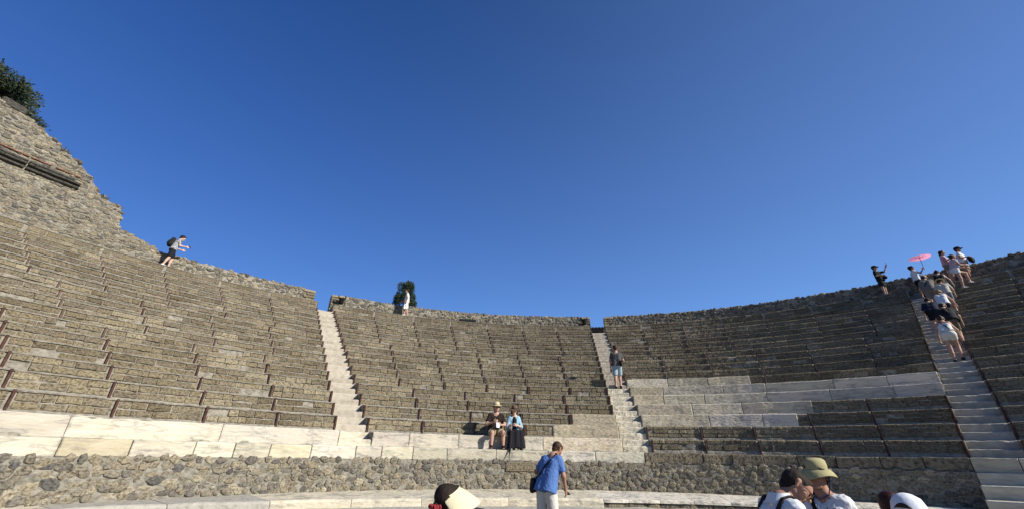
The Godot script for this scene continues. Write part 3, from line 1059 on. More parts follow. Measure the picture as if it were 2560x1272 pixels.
func shoulder_bag(j: Dictionary, label: String, mat: Material, sgn: float, pos: Vector3, w: float, h: float, dpt: float, cell := 0.014) -> Node3D:
	# a bag at pos hung from the other shoulder by a band across the back
	var o := thing("shoulder_bag", label, "bag", j.root.position, j.root.rotation.y)
	var caps := []
	for q in [-1.0, 1.0]: caps.append(cap(pos + Vector3(0, -h * 0.3, q * w * 0.3), pos + Vector3(0, h * 0.3, q * w * 0.28), dpt, dpt * 0.8))
	caps.append(cap(pos + Vector3(0, -h * 0.25, 0), pos + Vector3(0, h * 0.25, 0), dpt * 1.05, dpt * 0.9))
	mi("pouch", blob(caps, cell, 0.03, [], 0.004), mat, o)
	var u: Vector3 = j.u
	var bk := Vector3(1, 0, 0).cross(u).normalized() * -1.0
	if bk.z > 0: bk = -bk
	var sh: Vector3 = (j.shoulderr if sgn > 0 else j.shoulderl).lerp(j.neck, 0.55)
	var s: float = j.s
	var pts := [pos + Vector3(0, h * 0.45, -0.03), j.pelvis + u * 0.12 * s + bk * 0.155 * s + Vector3(sgn * 0.10 * s, 0, 0), j.pelvis + u * 0.30 * s + bk * 0.155 * s, sh - u * 0.05 * s + bk * 0.105 * s, sh + u * 0.085 * s + bk * 0.01, sh + u * 0.0 * s - bk * 0.11 * s, j.pelvis + u * 0.25 * s - bk * 0.155 * s + Vector3(0, 0, 0), pos + Vector3(0, h * 0.45, 0.05)]
	mi("strap", commit(strap(pts, [Vector3(sgn, 0, 0), bk, bk, bk, u, -bk, -bk, Vector3(sgn, 0, 0)], 0.032 * s, 0.008)), mat, o)
	return o

# ---------- trees ----------
func leaf_crown(clumps: Array, per: int, leaf: float, col: Array, flat := 0.6) -> Dictionary:
	var b := buf()
	for c in clumps:
		var ctr: Vector3 = c[0]
		var rad: Vector3 = c[1]
		var n := int(per * c[2])
		for i in n:
			var d := Vector3(rr(-1, 1), rr(-1, 1), rr(-1, 1)).normalized()
			var p := ctr + d * rad * pow(rng.randf(), 0.30)
			p += Vector3(rr(-1, 1), rr(-1, 1), rr(-1, 1)) * leaf * 0.8
			var ax := (d + Vector3(rr(-1, 1), rr(-0.3, 1.2), rr(-1, 1)) * 0.8).normalized()
			var sd := ax.cross(Vector3(rr(-1, 1), rr(-1, 1), rr(-1, 1))).normalized()
			var l := leaf * rr(0.6, 1.5)
			var w := l * rr(0.25, 0.5) * flat
			quad(b, p - sd * w * 0.6, p + ax * l * 0.45 - sd * w, p + ax * l, p + ax * l * 0.45 + sd * w)
			var cc: Color = col[rng.randi() % col.size()]
			paint(b, cc * rr(0.8, 1.2))
	return b
func trunk_mesh(base: Vector3, top: Vector3, r0: float, r1: float, limbs: Array) -> Dictionary:
	var b := buf()
	var all := [[base, top, r0, r1]]
	all.append_array(limbs)
	for l in all:
		var pts := []
		for i in 6:
			var w := i / 5.0
			pts.append(l[0].lerp(l[1], w) + Vector3(sin(w * 5.0 + l[0].x), 0, cos(w * 4.0)) * 0.05 * sin(w * PI))
		for i in 5: tube([pts[i], pts[i + 1]], lerpf(l[2], l[3], i / 5.0), 7, b)
	return b

# ---------- the sky: clear air, paler towards the horizon and towards the sun ----------
func make_sky(sun: Vector3) -> Sky:
	var w := 512
	var h := 256
	var im := Image.create(w, h, false, Image.FORMAT_RGBF)
	for y in h:
		var el := PI / 2 - PI * (y + 0.5) / h
		for x in w:
			var az := TAU * (x + 0.5) / w
			var d := Vector3(sin(az) * cos(el), sin(el), -cos(az) * cos(el))
			var e := maxf(sin(el), 0.0)
			var cg := d.dot(sun)
			var lo := 1.0 - e
			var lo5 := pow(lo, 5.0)
			var gl := pow(maxf(cg + 0.7, 0.0) / 1.7, 2.0)
			var c := Vector3(-0.021, 0.003, 0.134) + Vector3(0.143, 0.284, 0.656) * lo + Vector3(0.204, 0.461, 0.642) * lo5 + Vector3(0.110, 0.154, 0.149) * gl + Vector3(-0.028, -0.028, 0.065) * cg * cg
			c = c.clamp(Vector3(0.02, 0.05, 0.18), Vector3(0.20, 0.38, 0.76)) / EXPOSURE
			if el < 0.0: c = Vector3(0.20, 0.18, 0.15).lerp(c, exp(el * 14.0))
			im.set_pixel(x, y, Color(c.x, c.y, c.z))
	var p := PanoramaSkyMaterial.new()
	p.panorama = ImageTexture.create_from_image(im)
	var s := Sky.new()
	s.sky_material = p
	return s

func _ready() -> void:
	rng.seed = 20240611
	noise.noise_type = FastNoiseLite.TYPE_SIMPLEX_SMOOTH
	noise.frequency = 0.5
	noise.seed = 4
	# camera, sky, sun, exposure
	var cam := Camera3D.new()
	cam.name = "camera"
	cam.fov = 63.93
	cam.near = 0.05
	cam.far = 1500.0
	cam.transform = Transform3D(Basis(Vector3(1, 0, 0), 0.456) * Basis(Vector3(0, 0, 1), 0.0199), Vector3(0, 1.6, 0))
	add_child(cam)
	cam.current = true
	var sun_dir := Vector3(cos(deg_to_rad(30.5)) * 0.883, sin(deg_to_rad(30.5)), cos(deg_to_rad(30.5)) * 0.469).normalized()
	var env := Environment.new()
	env.background_mode = Environment.BG_SKY
	env.sky = make_sky(sun_dir)
	env.tonemap_mode = Environment.TONE_MAPPER_LINEAR
	env.tonemap_exposure = EXPOSURE
	env.sdfgi_enabled = true
	env.ssao_enabled = true
	env.ssil_enabled = true
	var we := WorldEnvironment.new()
	we.name = "world"
	we.environment = env
	add_child(we)
	var sun := DirectionalLight3D.new()
	sun.name = "sun"
	sun.light_energy = 1.6
	sun.light_color = Color(1.0, 0.98, 0.945)
	sun.light_angular_distance = 0.53
	sun.shadow_enabled = true
	add_child(sun)
	sun.look_at_from_position(sun_dir * 100.0, Vector3.ZERO, Vector3.UP)

	make_materials()
	make_variants()
	build_ground()
	build_seating()
	build_podium()
	build_parapets()
	build_ruin()
	build_fittings()
	build_trees()
	build_people()

func build_ground() -> void:
	var b := buf()
	var n := 40
	for i in n:
		for j in n:
			var q := []
			for p in [[i, j], [i + 1, j], [i + 1, j + 1], [i, j + 1]]:
				var a: float = float(p[0]) / n * 2.0 - 1.0
				var c: float = float(p[1]) / n * 2.0 - 1.0
				q.append(Vector3(a * absf(a) * 400.0, FLOOR - 0.004, c * absf(c) * 400.0))
			quad(b, q[0], q[3], q[2], q[1])
	structure("ground", commit(b), M.ground)
	# the hill that carries the theatre
	var h := buf()
	var ring := [[26.1, 8.6], [30, 8.7], [45, 8.3], [70, 6.0], [110, 0.0]]
	for i in 60:
		var t0 := -105.0 + i * 3.5
		var t1 := t0 + 3.5
		for j in ring.size() - 1:
			quad(h, P(ring[j][0], t0, ring[j][1]), P(ring[j + 1][0], t0, ring[j + 1][1]), P(ring[j + 1][0], t1, ring[j + 1][1]), P(ring[j][0], t1, ring[j][1]))
		quad(h, P(26.1, t0, FLOOR), P(26.1, t0, 8.6), P(26.1, t1, 8.6), P(26.1, t1, FLOOR))
	structure("hillside", commit(h), M.hill)
	# low steps of the orchestra
	for q in [[7.55, 0.605, M.ledge], [6.3, 0.16, M.ground]]:
		var r: float = q[0]
		var o := sweep(func(_t): return r, [Vector2(0, FLOOR), Vector2(0, q[1] - 0.03), Vector2(0.03, q[1]), Vector2(3.6, q[1]), Vector2(3.6, FLOOR)], func(_r): return -88.0, func(_r): return 80.0, 90, 0.03)
		structure("orchestra_step", commit(o), q[2])

func build_seating() -> void:
	var low := [-70.0, -62.7, -55.9, -48.4, -41.2, -22.95, -15.45, -7.95, -0.5, 17.6, 24.4, 31.4, 38.0, 54.4, 61.5]
	var m_left := [-65.1, -58.8, -52.5, -46.2, -40.0, -24.6, -18.2, -11.85, -5.55, 0.8, 15.9, 22.0, 28.2, 34.3, 40.4, 54.2, 60.5]
	var high := [-66.0, -60.7, -55.3, -50.0, -44.6, -39.2, -25.85, -20.25, -14.7, -9.1, -3.6, 1.7, 14.6, 20.2, 25.65, 30.95, 36.4, 41.7, 54.0, 59.5]
	var bars := func(k):
		if k <= 5: return low
		if k == 6: return low if false else m_left
		if k <= 11: return m_left
		return high
	var bars_left := func(k):
		if k <= 7: return low
		if k <= 11: return m_left
		return high
	var bars_right := func(k):
		if k <= 6: return low
		if k <= 11: return m_left
		return high
	var A: Material = M.marble
	var B: Material = M.marble2
	var C: Material = M.marble3
	var s1l := func(r): return side(S1, r, -1)
	var s1r := func(r): return side(S1, r, 1)
	var s2l := func(r): return side(S2, r, -1)
	var s2r := func(r): return side(S2, r, 1)
	var s3l := func(r): return side(S3, r, -1)
	var s3r := func(r): return side(S3, r, 1)
	var two := [[0.160, 0.152], [0.150, 0.160], [0.168, 0.146]]
	var three := [[0.100, 0.115, 0.110], [0.125, 0.165], [0.098, 0.120, 0.105]]
	wedge("curved bank of brown brick seats below the tall ruined wall, left of the pale stairs", func(_r): return -78.0, s1l, 1, bars_left, {1: [[-77.5, -68.0, A], [-68.0, -59.4, A], [-59.4, -47.3, A], [-47.3, -20.0, A]]}, two, [-63.5, -30.0])
	wedge("middle bank of brown brick seats behind the seated couple, between two pale staircases", s1r, s2l, 1, bars, {1: [[-40, -25.4, A], [-25.4, -18.4, A], [-18.4, -5.85, A], [-5.85, 10, B]], 2: [[-3.67, 10, B]], 3: [[-0.29, 10, B]]}, two, [-35.0, 10.0])
	wedge("shaded bank of seats with grey marble slabs, right of the stairs with the climbing man", s2r, s3l, 1, bars_right, {3: [[5, 19.3, B], [19.3, 26.05, C], [26.05, 30.1, C]], 4: [[5, 17.6, B], [17.6, 24.1, C], [24.1, 32.3, C]], 5: [[5, 14.1, B], [14.1, 19.7, C], [19.7, 27.6, C], [27.6, 34.7, C], [34.7, 41.0, C], [41.0, 50, C]], 6: [[5, 14.4, B], [14.4, 22.6, C], [22.6, 27.9, C], [27.9, 35.5, C], [35.5, 40.8, C], [40.8, 50, C]], 7: [[5, 15.5, C], [15.5, 21.0, C], [21.0, 26.4, B]]}, three, [0.0, 50.0], false)
	wedge("dark shaded bank of seats at the right edge, beyond the crowded stairs", s3r, func(_r): return 68.0, 1, bars_right, {}, three, [45.0, 56.0], false)
	stair(S1, "narrow pale stone stairs without people, left of the middle seats", 1, func(k): return M.marble2 if k % 100 == 1 else (M.step if k > 50 or rng.randf() < 0.2 else M.step2))
	stair(S2, "narrow pale stairs that a man in grey shirt and denim shorts climbs", 1, func(k): return M.marble2 if k % 100 <= 6 else (M.step if k > 50 or rng.randf() < 0.2 else M.step2))
	stair(S3, "steep shaded stairs at right crowded with climbing visitors", 1, func(k): return M.step if k > 50 or rng.randf() < 0.2 else M.step2)

func build_podium() -> void:
	# course of long blocks that caps the podium wall
	var c := thing("block_course", "long course of white marble and brown tufa blocks on top of the rubble podium wall", "stone course")
	for q in arc_parts([-77.0, -68.0, -60.3, -55.4, -50.2, -46.5, -42.9, -38.4, -33.0, -29.7, -25.5, -20.7, -13.5, -5.8, 1.3, 8.55]):
		marble_block(R0 - 0.02, q[0], q[1], 1.442, 1.72 + rr(-0.004, 0.008), 0.72, M.marble if rng.randf() < 0.75 else M.marble2, c)
	for q in arc_parts([8.55, 12.5, 16.6, 20.4, 24.2, 28.2, 32.35, 36.8, 40.8, 44.7]):
		marble_block(R0 - 0.02 + rr(-0.02, 0.03), q[0], q[1], 1.442, 1.72 + rr(-0.02, 0.006), 0.72, M.tufa_block, c, "tufa_block")
	for q in arc_parts([44.7, 48.35, 52.5, 58.0, 66.0]):
		marble_block(R0 - 0.02, q[0], q[1], 1.442, 1.72, 0.72, M.marble2, c)
	# the rubble wall below
	var w := thing("podium_wall", "low curved rubble stone wall under the lowest marble seats", "wall")
	mi("mortar_bed", commit(wall_core(10.985, 11.7, -77.0, 44.75, 0.5, func(_t): return 1.438, 0.012)), M.mortar, w)
	rubble(10.985, -76.5, 44.6, func(_t): return 0.76, func(_t): return 1.42, 0.185, 0.132, 0.046, 300, w, [-62.5, 45.0], 1.0, 0.15)
	# one dressed block with traces of paint, below the couple
	var db := bevel_box(0.86, 0.235, 0.2, 0.015)
	var o := mi("dressed_block", commit(db), brick_mats[4], w)
	o.transform = frame(11.035, -9.9, 1.30)
	# large steps down at the right end
	var st := thing("podium_steps", "big pale steps at the foot of the crowded right stairs", "stairs")
	for q in [[10.93, 1.44, 44.75], [10.60, 1.205, 44.6], [10.25, 0.955, 44.5]]:
		var pr := [Vector2(1.2, 0.3), Vector2(0.0, 0.3), Vector2(0.0, q[1] - 0.03), Vector2(0.01, q[1] - 0.008), Vector2(0.035, q[1]), Vector2(1.2, q[1])]
		var r: float = q[0]
		var a: float = q[2]
		mi("step", commit(sweep(func(_t): return r, pr, func(_r): return a, func(_r): return 58.0, 14, 0.014, 0.012)), M.marble2, st)
	# broad ledge in front of the podium
	var lt := [[-78.0, 10.6], [-56.0, 10.2], [-43.0, 9.45], [-25.0, 8.75], [0.0, 8.45], [19.0, 8.75], [45.0, 9.6], [60.0, 10.0]]
	var rf := func(t): return lerp_table(lt, t)
	var l := thing("stone_ledge", "broad worn stone ledge running along the foot of the rubble wall", "ledge")
	for q in arc_parts([-77.0, -68.0, -60.0, -52.5, -44.0, -35.5, -27.0, -14.8, -0.8]):
		ledge_piece(rf, q[0], q[1], 0.45, 0.758, M.ledge if rng.randf() < 0.4 else M.marble2, l, "slab", 0.045)
	for q in arc_parts([-0.8, 3.0, 7.6, 12.5, 17.5, 22.5, 27.5, 33.0, 39.0, 44.4]):
		ledge_piece(rf, q[0], q[1], 0.690, 0.758, M.marble3, l, "slab", 0.012)
	var t := -0.8
	while t < 44.0:
		var e: float = min(t + rr(2.0, 3.6), 44.4)
		ledge_piece(func(a): return rf.call(a) + 0.03, t, e, 0.45, 0.684, M.tufa_block, l, "tufa_block", 0.02)
		t = e

func ledge_piece(rf: Callable, t0: float, t1: float, h0: float, h1: float, mat: Material, parent: Node3D, n: String, e: float) -> void:
	# front edge follows rf, back runs under the podium wall
	var b := buf()
	var seg := int(max(4, (t1 - t0) / 1.1))
	var gr := []
	for i in seg + 1:
		var t := lerpf(t0 + 0.03, t1 - 0.03, float(i) / seg)
		var r: float = rf.call(t)
		var ins := 0.02 if (i == 0 or i == seg) else 0.0
		var row := []
		for q in [[0.0 + ins, h0], [ins, h1 - e - ins], [e * 0.35 + ins, h1 - e * 0.35 - ins * 0.6], [e + ins, h1 - ins * 0.4]]:
			var at := P(r + q[0], t, q[1])
			at += (out_dir(t) * noise.get_noise_3dv(at * 3.0) + Vector3.UP * noise.get_noise_3dv(at * 3.0 + Vector3(0, 0, 60)) * 0.5) * e * 0.7
			row.append(at)
		row.append(P(lerpf(r, 11.1, 0.5), t, h1 - ins * 0.3 + noise.get_noise_2d(t * 20.0, 5.0) * 0.006))
		row.append(P(11.1, t, h1))
		row.append(P(11.1, t, h0))
		gr.append(row)
	for i in seg:
		for j in 6: quad(b, gr[i][j], gr[i][j + 1], gr[i + 1][j + 1], gr[i + 1][j])
	for q in [0, seg]:
		for j in range(1, 6): tri(b, gr[q][0], gr[q][j], gr[q][j + 1])
	mi(n, commit(b), mat, parent)

func build_parapets() -> void:
	var top := func(t): return 9.93 + noise.get_noise_1d(t * 4.0) * 0.05
	var base := func(_t): return WALK + 0.0
	for q in [[-50.2, -33.75, "low rubble parapet at the top of the left seats, right of the tall ruin", 150], [-31.65, 7.15, "low rubble parapet along the top of the middle seats, in front of the round tree", 220], [9.25, 68.0, "dark rubble parapet along the top of the shaded right seats, behind the group of visitors", 260]]:
		var w := thing("parapet", q[2], "wall", Vector3.ZERO, 0.0, "parapets on the rim of the seating")
		mi("mortar_bed", commit(wall_core(24.5, 25.1, q[0], q[1], 8.3, top, 0.02)), M.mortar2, w)
		rubble(24.5, q[0] + (0.0 if q[0] < -50 else 1.2), q[1] - (1.2 if q[1] < 60 else 0.0), base, top, 0.22, 0.16, 0.06, q[3], w, [-52.0, 56.0], 1.0, 0.32)
		# stones laid along the crest
		var list := []
		var t: float = q[0] + 1.3
		while t < q[1] - 1.2:
			var l := rr(0.14, 0.30)
			var f := frame(24.56 + rr(-0.02, 0.1), t, top.call(t) + rr(-0.05, 0.02), rr(-0.3, 0.3))
			f.basis = f.basis * Basis(Vector3(1, 0, 0), -0.9) * Basis.from_scale(Vector3(l * 0.55, rr(0.08, 0.13), 0.09))
			list.append({"x": f, "s": l, "v": rng.randi() % domes.size(), "c": rng.randi() % rubble_cols.size(), "see": true})
			t += rad_to_deg(l / 24.5)
		put_pieces(list, domes, rubble_mats, rubble_cols, 40, "crest_stone", w, "crest_rubble", M.rubble)
		if q[0] > -50: quoin(q[0], 1.0, w)
		if q[1] < 60: quoin(q[1], -1.0, w)

func build_ruin() -> void:
	var tab := [[-84.0, 14.3], [-70.0, 13.95], [-66.2, 13.68], [-63.8, 13.45], [-62.4, 13.2], [-61.0, 12.85], [-59.8, 12.62], [-58.8, 12.35], [-57.9, 11.95], [-57.1, 11.55], [-56.2, 11.42], [-55.3, 11.30], [-54.95, 11.0], [-54.7, 10.28], [-53.6, 10.3], [-52.7, 10.22], [-51.8, 10.05], [-50.9, 9.93]]
	var top := func(t): return lerp_table(tab, t)
	var w := thing("ruined_wall", "tall broken rubble wall with a dark stone moulding at the upper left", "ruin")
	mi("mortar_bed", commit(wall_core(24.5, 25.7, -84.0, -50.2, WALK - 0.02, top, 0.03)), M.mortar, w)
	rubble(24.5, -83.5, -50.3, func(_t): return WALK, top, 0.23, 0.115, 0.05, 300, w, [-67.5, -50.0], 0.7, 0.12)
	var list := []
	var ct := -72.0
	while ct < -50.6:
		var l := rr(0.14, 0.34)
		var f := frame(24.56 + rr(-0.03, 0.25), ct, top.call(ct) + rr(-0.08, 0.07), rr(-0.6, 0.6))
		f.basis = f.basis * Basis(Vector3(1, 0, 0), rr(-1.1, -0.5)) * Basis.from_scale(Vector3(l * 0.55, rr(0.08, 0.15), rr(0.07, 0.12)))
		list.append({"x": f, "s": l, "v": rng.randi() % domes.size(), "c": rng.randi() % rubble_cols.size(), "see": ct > -67.0})
		ct += rad_to_deg(l * 0.45 / 24.5)
	put_pieces(list, domes, rubble_mats, rubble_cols, 60, "crest_stone", w, "crest_rubble", M.rubble)
	# fillets of dark stone moulding in pieces, a strip of red brick above
	for q in arc_parts([-76.0, -71.0, -66.5, -62.6, -58.75]):
		for f in [[11.42, 11.54, -0.12], [11.565, 11.68, -0.22], [11.705, 11.81, -0.15]]:
			var pr := [Vector2(0.1, f[0]), Vector2(f[2] + 0.05, f[0]), Vector2(f[2], f[0] + 0.03), Vector2(f[2], f[1] - 0.02), Vector2(f[2] + 0.02, f[1]), Vector2(0.1, f[1])]
			var a: float = q[0] + 0.06
			var z: float = q[1] - 0.06 - (0.5 if f[0] > 11.69 and q[1] > -60 else 0.0)
			mi("moulding", commit(sweep(func(_t): return 24.5, pr, func(_r): return a, func(_r): return z, 8, 0.02, 0.01)), M.dark_stone, w)
	var t := -76.0
	while t < -59.2:
		var l := rr(0.35, 0.7)
		var o := mi("brick", bricks[rng.randi() % 10].mesh, M.red_brick, w)
		o.transform = brick_at(24.43, t, 12.0, l, 0.055, 0.2)
		t += rad_to_deg((l + 0.02) / 24.5)
	# a loose block lying on the crest
	var b := bevel_box(0.75, 0.32, 0.55, 0.05)
	var o := mi("loose_block", commit(b), M.dark_stone)
	tag(o, "loose dark grey block lying on the crest of the ruined wall at the left edge", "stone block")
	o.transform = frame(24.75, -65.3, 13.60 + 0.16, -0.12)
	# dry weeds on the broken edge
	for q in [[-60.9, 12.80, "dry weed tuft highest on the sloping edge of the ruined wall"], [-56.9, 11.48, "dry weed tuft halfway down the broken edge of the ruined wall"], [-55.6, 11.30, "dry weed tuft on the overhanging corner of the ruined wall"]]:
		var wb := buf()
		for i in 70:
			var d := Vector3(rr(-1, 1), rr(0.4, 1.4), rr(-1, 1)).normalized()
			var p := Vector3(rr(-0.12, 0.12), 0, rr(-0.12, 0.12))
			var s := d.cross(Vector3(rr(-1, 1), rr(-1, 1), rr(-1, 1))).normalized() * rr(0.008, 0.02)
			var l := rr(0.12, 0.34)
			quad(wb, p - s, p + d * l * 0.6 - s, p + d * l, p + d * l * 0.6 + s)
		var wo := mi("weed_tuft", commit(wb), solid(Color(0.10, 0.085, 0.05), 0.95))
		tag(wo, q[2], "weed", "weeds on the ruin")
		wo.position = P(24.62, q[0], q[1] - 0.03)

func spotlight(label: String, deg: float) -> void:
	var o := thing("spotlight", label, "spotlight", P(24.15, deg, WALK), -deg_to_rad(deg), "black stage lights on the rim")
	var b := lathe([Vector2(0.0, -0.22), Vector2(0.10, -0.22), Vector2(0.14, -0.12), Vector2(0.15, 0.05), Vector2(0.165, 0.2), Vector2(0.15, 0.2), Vector2(0.13, 0.12), Vector2(0.0, 0.12)], 18)
	var h := mi("housing", commit(b), M.black, o)
	h.position = Vector3(0, 0.42, 0)
	h.rotation = Vector3(0.35, 0, 0)
	var y := mi("yoke", commit(tube([Vector3(-0.2, 0.45, 0), Vector3(-0.2, 0.12, 0), Vector3(-0.12, 0.03, 0), Vector3(0.12, 0.03, 0), Vector3(0.2, 0.12, 0), Vector3(0.2, 0.45, 0)], 0.02, 6)), M.black_matte, o)
	var bb := bevel_box(0.42, 0.04, 0.3, 0.01)
	var bo := mi("base_plate", commit(bb), M.black_matte, o)
	bo.position = Vector3(0, 0.02, 0)
	o.scale = Vector3.ONE * 0.95
	for q in [-1.0, 1.0]:
		var d := bevel_box(0.05, 0.22, 0.16, 0.01)
		var dd := mi("barn_door", commit(d), M.black_matte, o)
		dd.position = Vector3(q * 0.19, 0.62, 0.06)
		dd.rotation = Vector3(0.35, 0, -q * 0.2)

func build_fittings() -> void:
	spotlight("black stage spotlight on the parapet's left end, beside the empty pale stairs", -30.4)
	spotlight("black stage spotlight on the parapet's right end, beside the climbing man's stairs", 6.15)
	var o := thing("floodlight", "long black floodlight bar in front of the middle parapet", "floodlight", P(23.93, -12.1, WALK + 0.03), -deg_to_rad(-12.1))
	var b := bevel_box(1.06, 0.16, 0.18, 0.015)
	var h := mi("housing", commit(b), M.black, o)
	h.position = Vector3(0, 0.10, 0)
	for q in [-1.0, 1.0]:
		var f := bevel_box(0.05, 0.10, 0.12, 0.006)
		var fo := mi("foot", commit(f), M.black_matte, o)
		fo.position = Vector3(q * 0.40, 0.02, 0.0)
	for i in 8:
		var fin := bevel_box(0.012, 0.03, 0.17, 0.003)
		var fo := mi("fin", commit(fin), M.black_matte, o)
		fo.position = Vector3(-0.42 + i * 0.12, 0.19, 0)
	# shelter with a tiled roof behind the gap of the second stairs
	var t := thing("tiled_shelter", "dark tiled roof edge showing in the gap above the climbing man's stairs", "shelter", P(28.0, 8.7, 8.6), -deg_to_rad(8.7))
	var wl := bevel_box(2.6, 1.5, 0.25, 0.01)
	var wo := mi("wall", commit(wl), M.mortar, t)
	wo.position = Vector3(0, 0.70, -0.5)
	var fs := bevel_box(3.0, 0.20, 0.06, 0.006)
	var fo := mi("fascia", commit(fs), M.black_matte, t)
	fo.position = Vector3(0, 1.40, 0.0)
	var slab := bevel_box(3.0, 0.05, 1.9, 0.01)
	var so := mi("roof_deck", commit(slab), M.tile, t)
	so.transform = Transform3D(Basis(Vector3(1, 0, 0), 0.30), Vector3(0, 1.78, -0.88))
	for i in 13:
		var rb := buf()
		for j in 6:
			var a := PI * j / 6.0
			var c := PI * (j + 1) / 6.0
			quad(rb, Vector3(cos(a) * 0.085, sin(a) * 0.085, 0.0), Vector3(cos(c) * 0.085, sin(c) * 0.085, 0.0), Vector3(cos(c) * 0.085, sin(c) * 0.085, -1.95), Vector3(cos(a) * 0.085, sin(a) * 0.085, -1.95))
			tri(rb, Vector3(0, 0, 0), Vector3(cos(c) * 0.085, sin(c) * 0.085, 0.0), Vector3(cos(a) * 0.085, sin(a) * 0.085, 0.0))
		var ro := mi("tile", commit(rb), M.tile, t)
		ro.transform = Transform3D(Basis(Vector3(1, 0, 0), 0.30), Vector3(-1.44 + i * 0.24, 1.53, 0.06))

func build_trees() -> void:
	var dark := [Color(0.020, 0.042, 0.018), Color(0.034, 0.058, 0.022), Color(0.018, 0.034, 0.016), Color(0.050, 0.078, 0.028)]
	var leafm := StandardMaterial3D.new()
	leafm.vertex_color_use_as_albedo = true
	leafm.roughness = 0.8
	leafm.backlight_enabled = true
	leafm.backlight = Color(0.10, 0.14, 0.06)
	var bark := solid(Color(0.10, 0.075, 0.05), 0.95, M.mottle, 3.0, M.grain_n, 1.0)
	# round dark evergreen behind the parapet
	var c := P(32.0, -20.2, 8.6)
	var t := thing("evergreen_tree", "small rounded dark evergreen standing behind the man in white", "tree", c)
	mi("trunk", commit(trunk_mesh(Vector3.ZERO, Vector3(0, 3.6, 0), 0.16, 0.06, [[Vector3(0, 1.6, 0), Vector3(0.6, 3.4, 0.1), 0.06, 0.02], [Vector3(0, 1.8, 0), Vector3(-0.6, 3.5, 0.2), 0.06, 0.02], [Vector3(0, 2.2, 0), Vector3(0.1, 4.6, -0.3), 0.05, 0.02]])), bark, t)
	var cl := []
	for i in 46:
		var a := rr(0, TAU)
		var y := rr(1.6, 5.6)
		var rad := 0.98 * sqrt(clampf(1.0 - pow((y - 2.9) / 3.15, 2.0), 0.05, 1.0))
		var q := Vector3(cos(a) * rad * rr(0.35, 0.85), y, sin(a) * rad * rr(0.35, 0.85))
		cl.append([q, Vector3(0.26, 0.42, 0.26), 1.0])
	for q in [[-0.62, 4.7], [0.15, 5.55], [0.72, 4.35], [-0.15, 5.35], [0.88, 3.7], [-0.9, 3.6]]: cl.append([Vector3(q[0], q[1], rr(-0.2, 0.3)), Vector3(0.16, 0.42, 0.16), 0.7])
	mi("crown", commit(leaf_crown(cl, 900, 0.062, dark, 0.9)), leafm, t)
	# large tree behind the ruin
	var c2 := P(29.0, -67.9, 8.3)
	var p := thing("pine_tree", "dark bushy tree behind the ruined wall in the upper left corner", "tree", c2)
	var limbs := []
	var cl2 := []
	for i in 130:
		var a := rr(0, TAU)
		var y := rr(4.0, 8.45)
		var rad := 3.4 * sqrt(clampf(1.0 - pow((y - 5.2) / 4.1, 2.0), 0.06, 1.0))
		var q := Vector3(cos(a) * rad * rr(0.35, 0.95), y, sin(a) * rad * rr(0.35, 0.95))
		cl2.append([q, Vector3(rr(0.4, 0.75), rr(0.25, 0.45), rr(0.4, 0.75)), 1.0])
		if i % 6 == 0: limbs.append([Vector3(0, y * 0.55, 0), q, 0.10, 0.03])
	mi("trunk", commit(trunk_mesh(Vector3.ZERO, Vector3(0, 7.6, 0), 0.32, 0.08, limbs)), bark, p)
	mi("crown", commit(leaf_crown(cl2, 520, 0.12, [Color(0.020, 0.033, 0.014), Color(0.030, 0.046, 0.020), Color(0.016, 0.028, 0.013), Color(0.043, 0.060, 0.027)])), leafm, p)

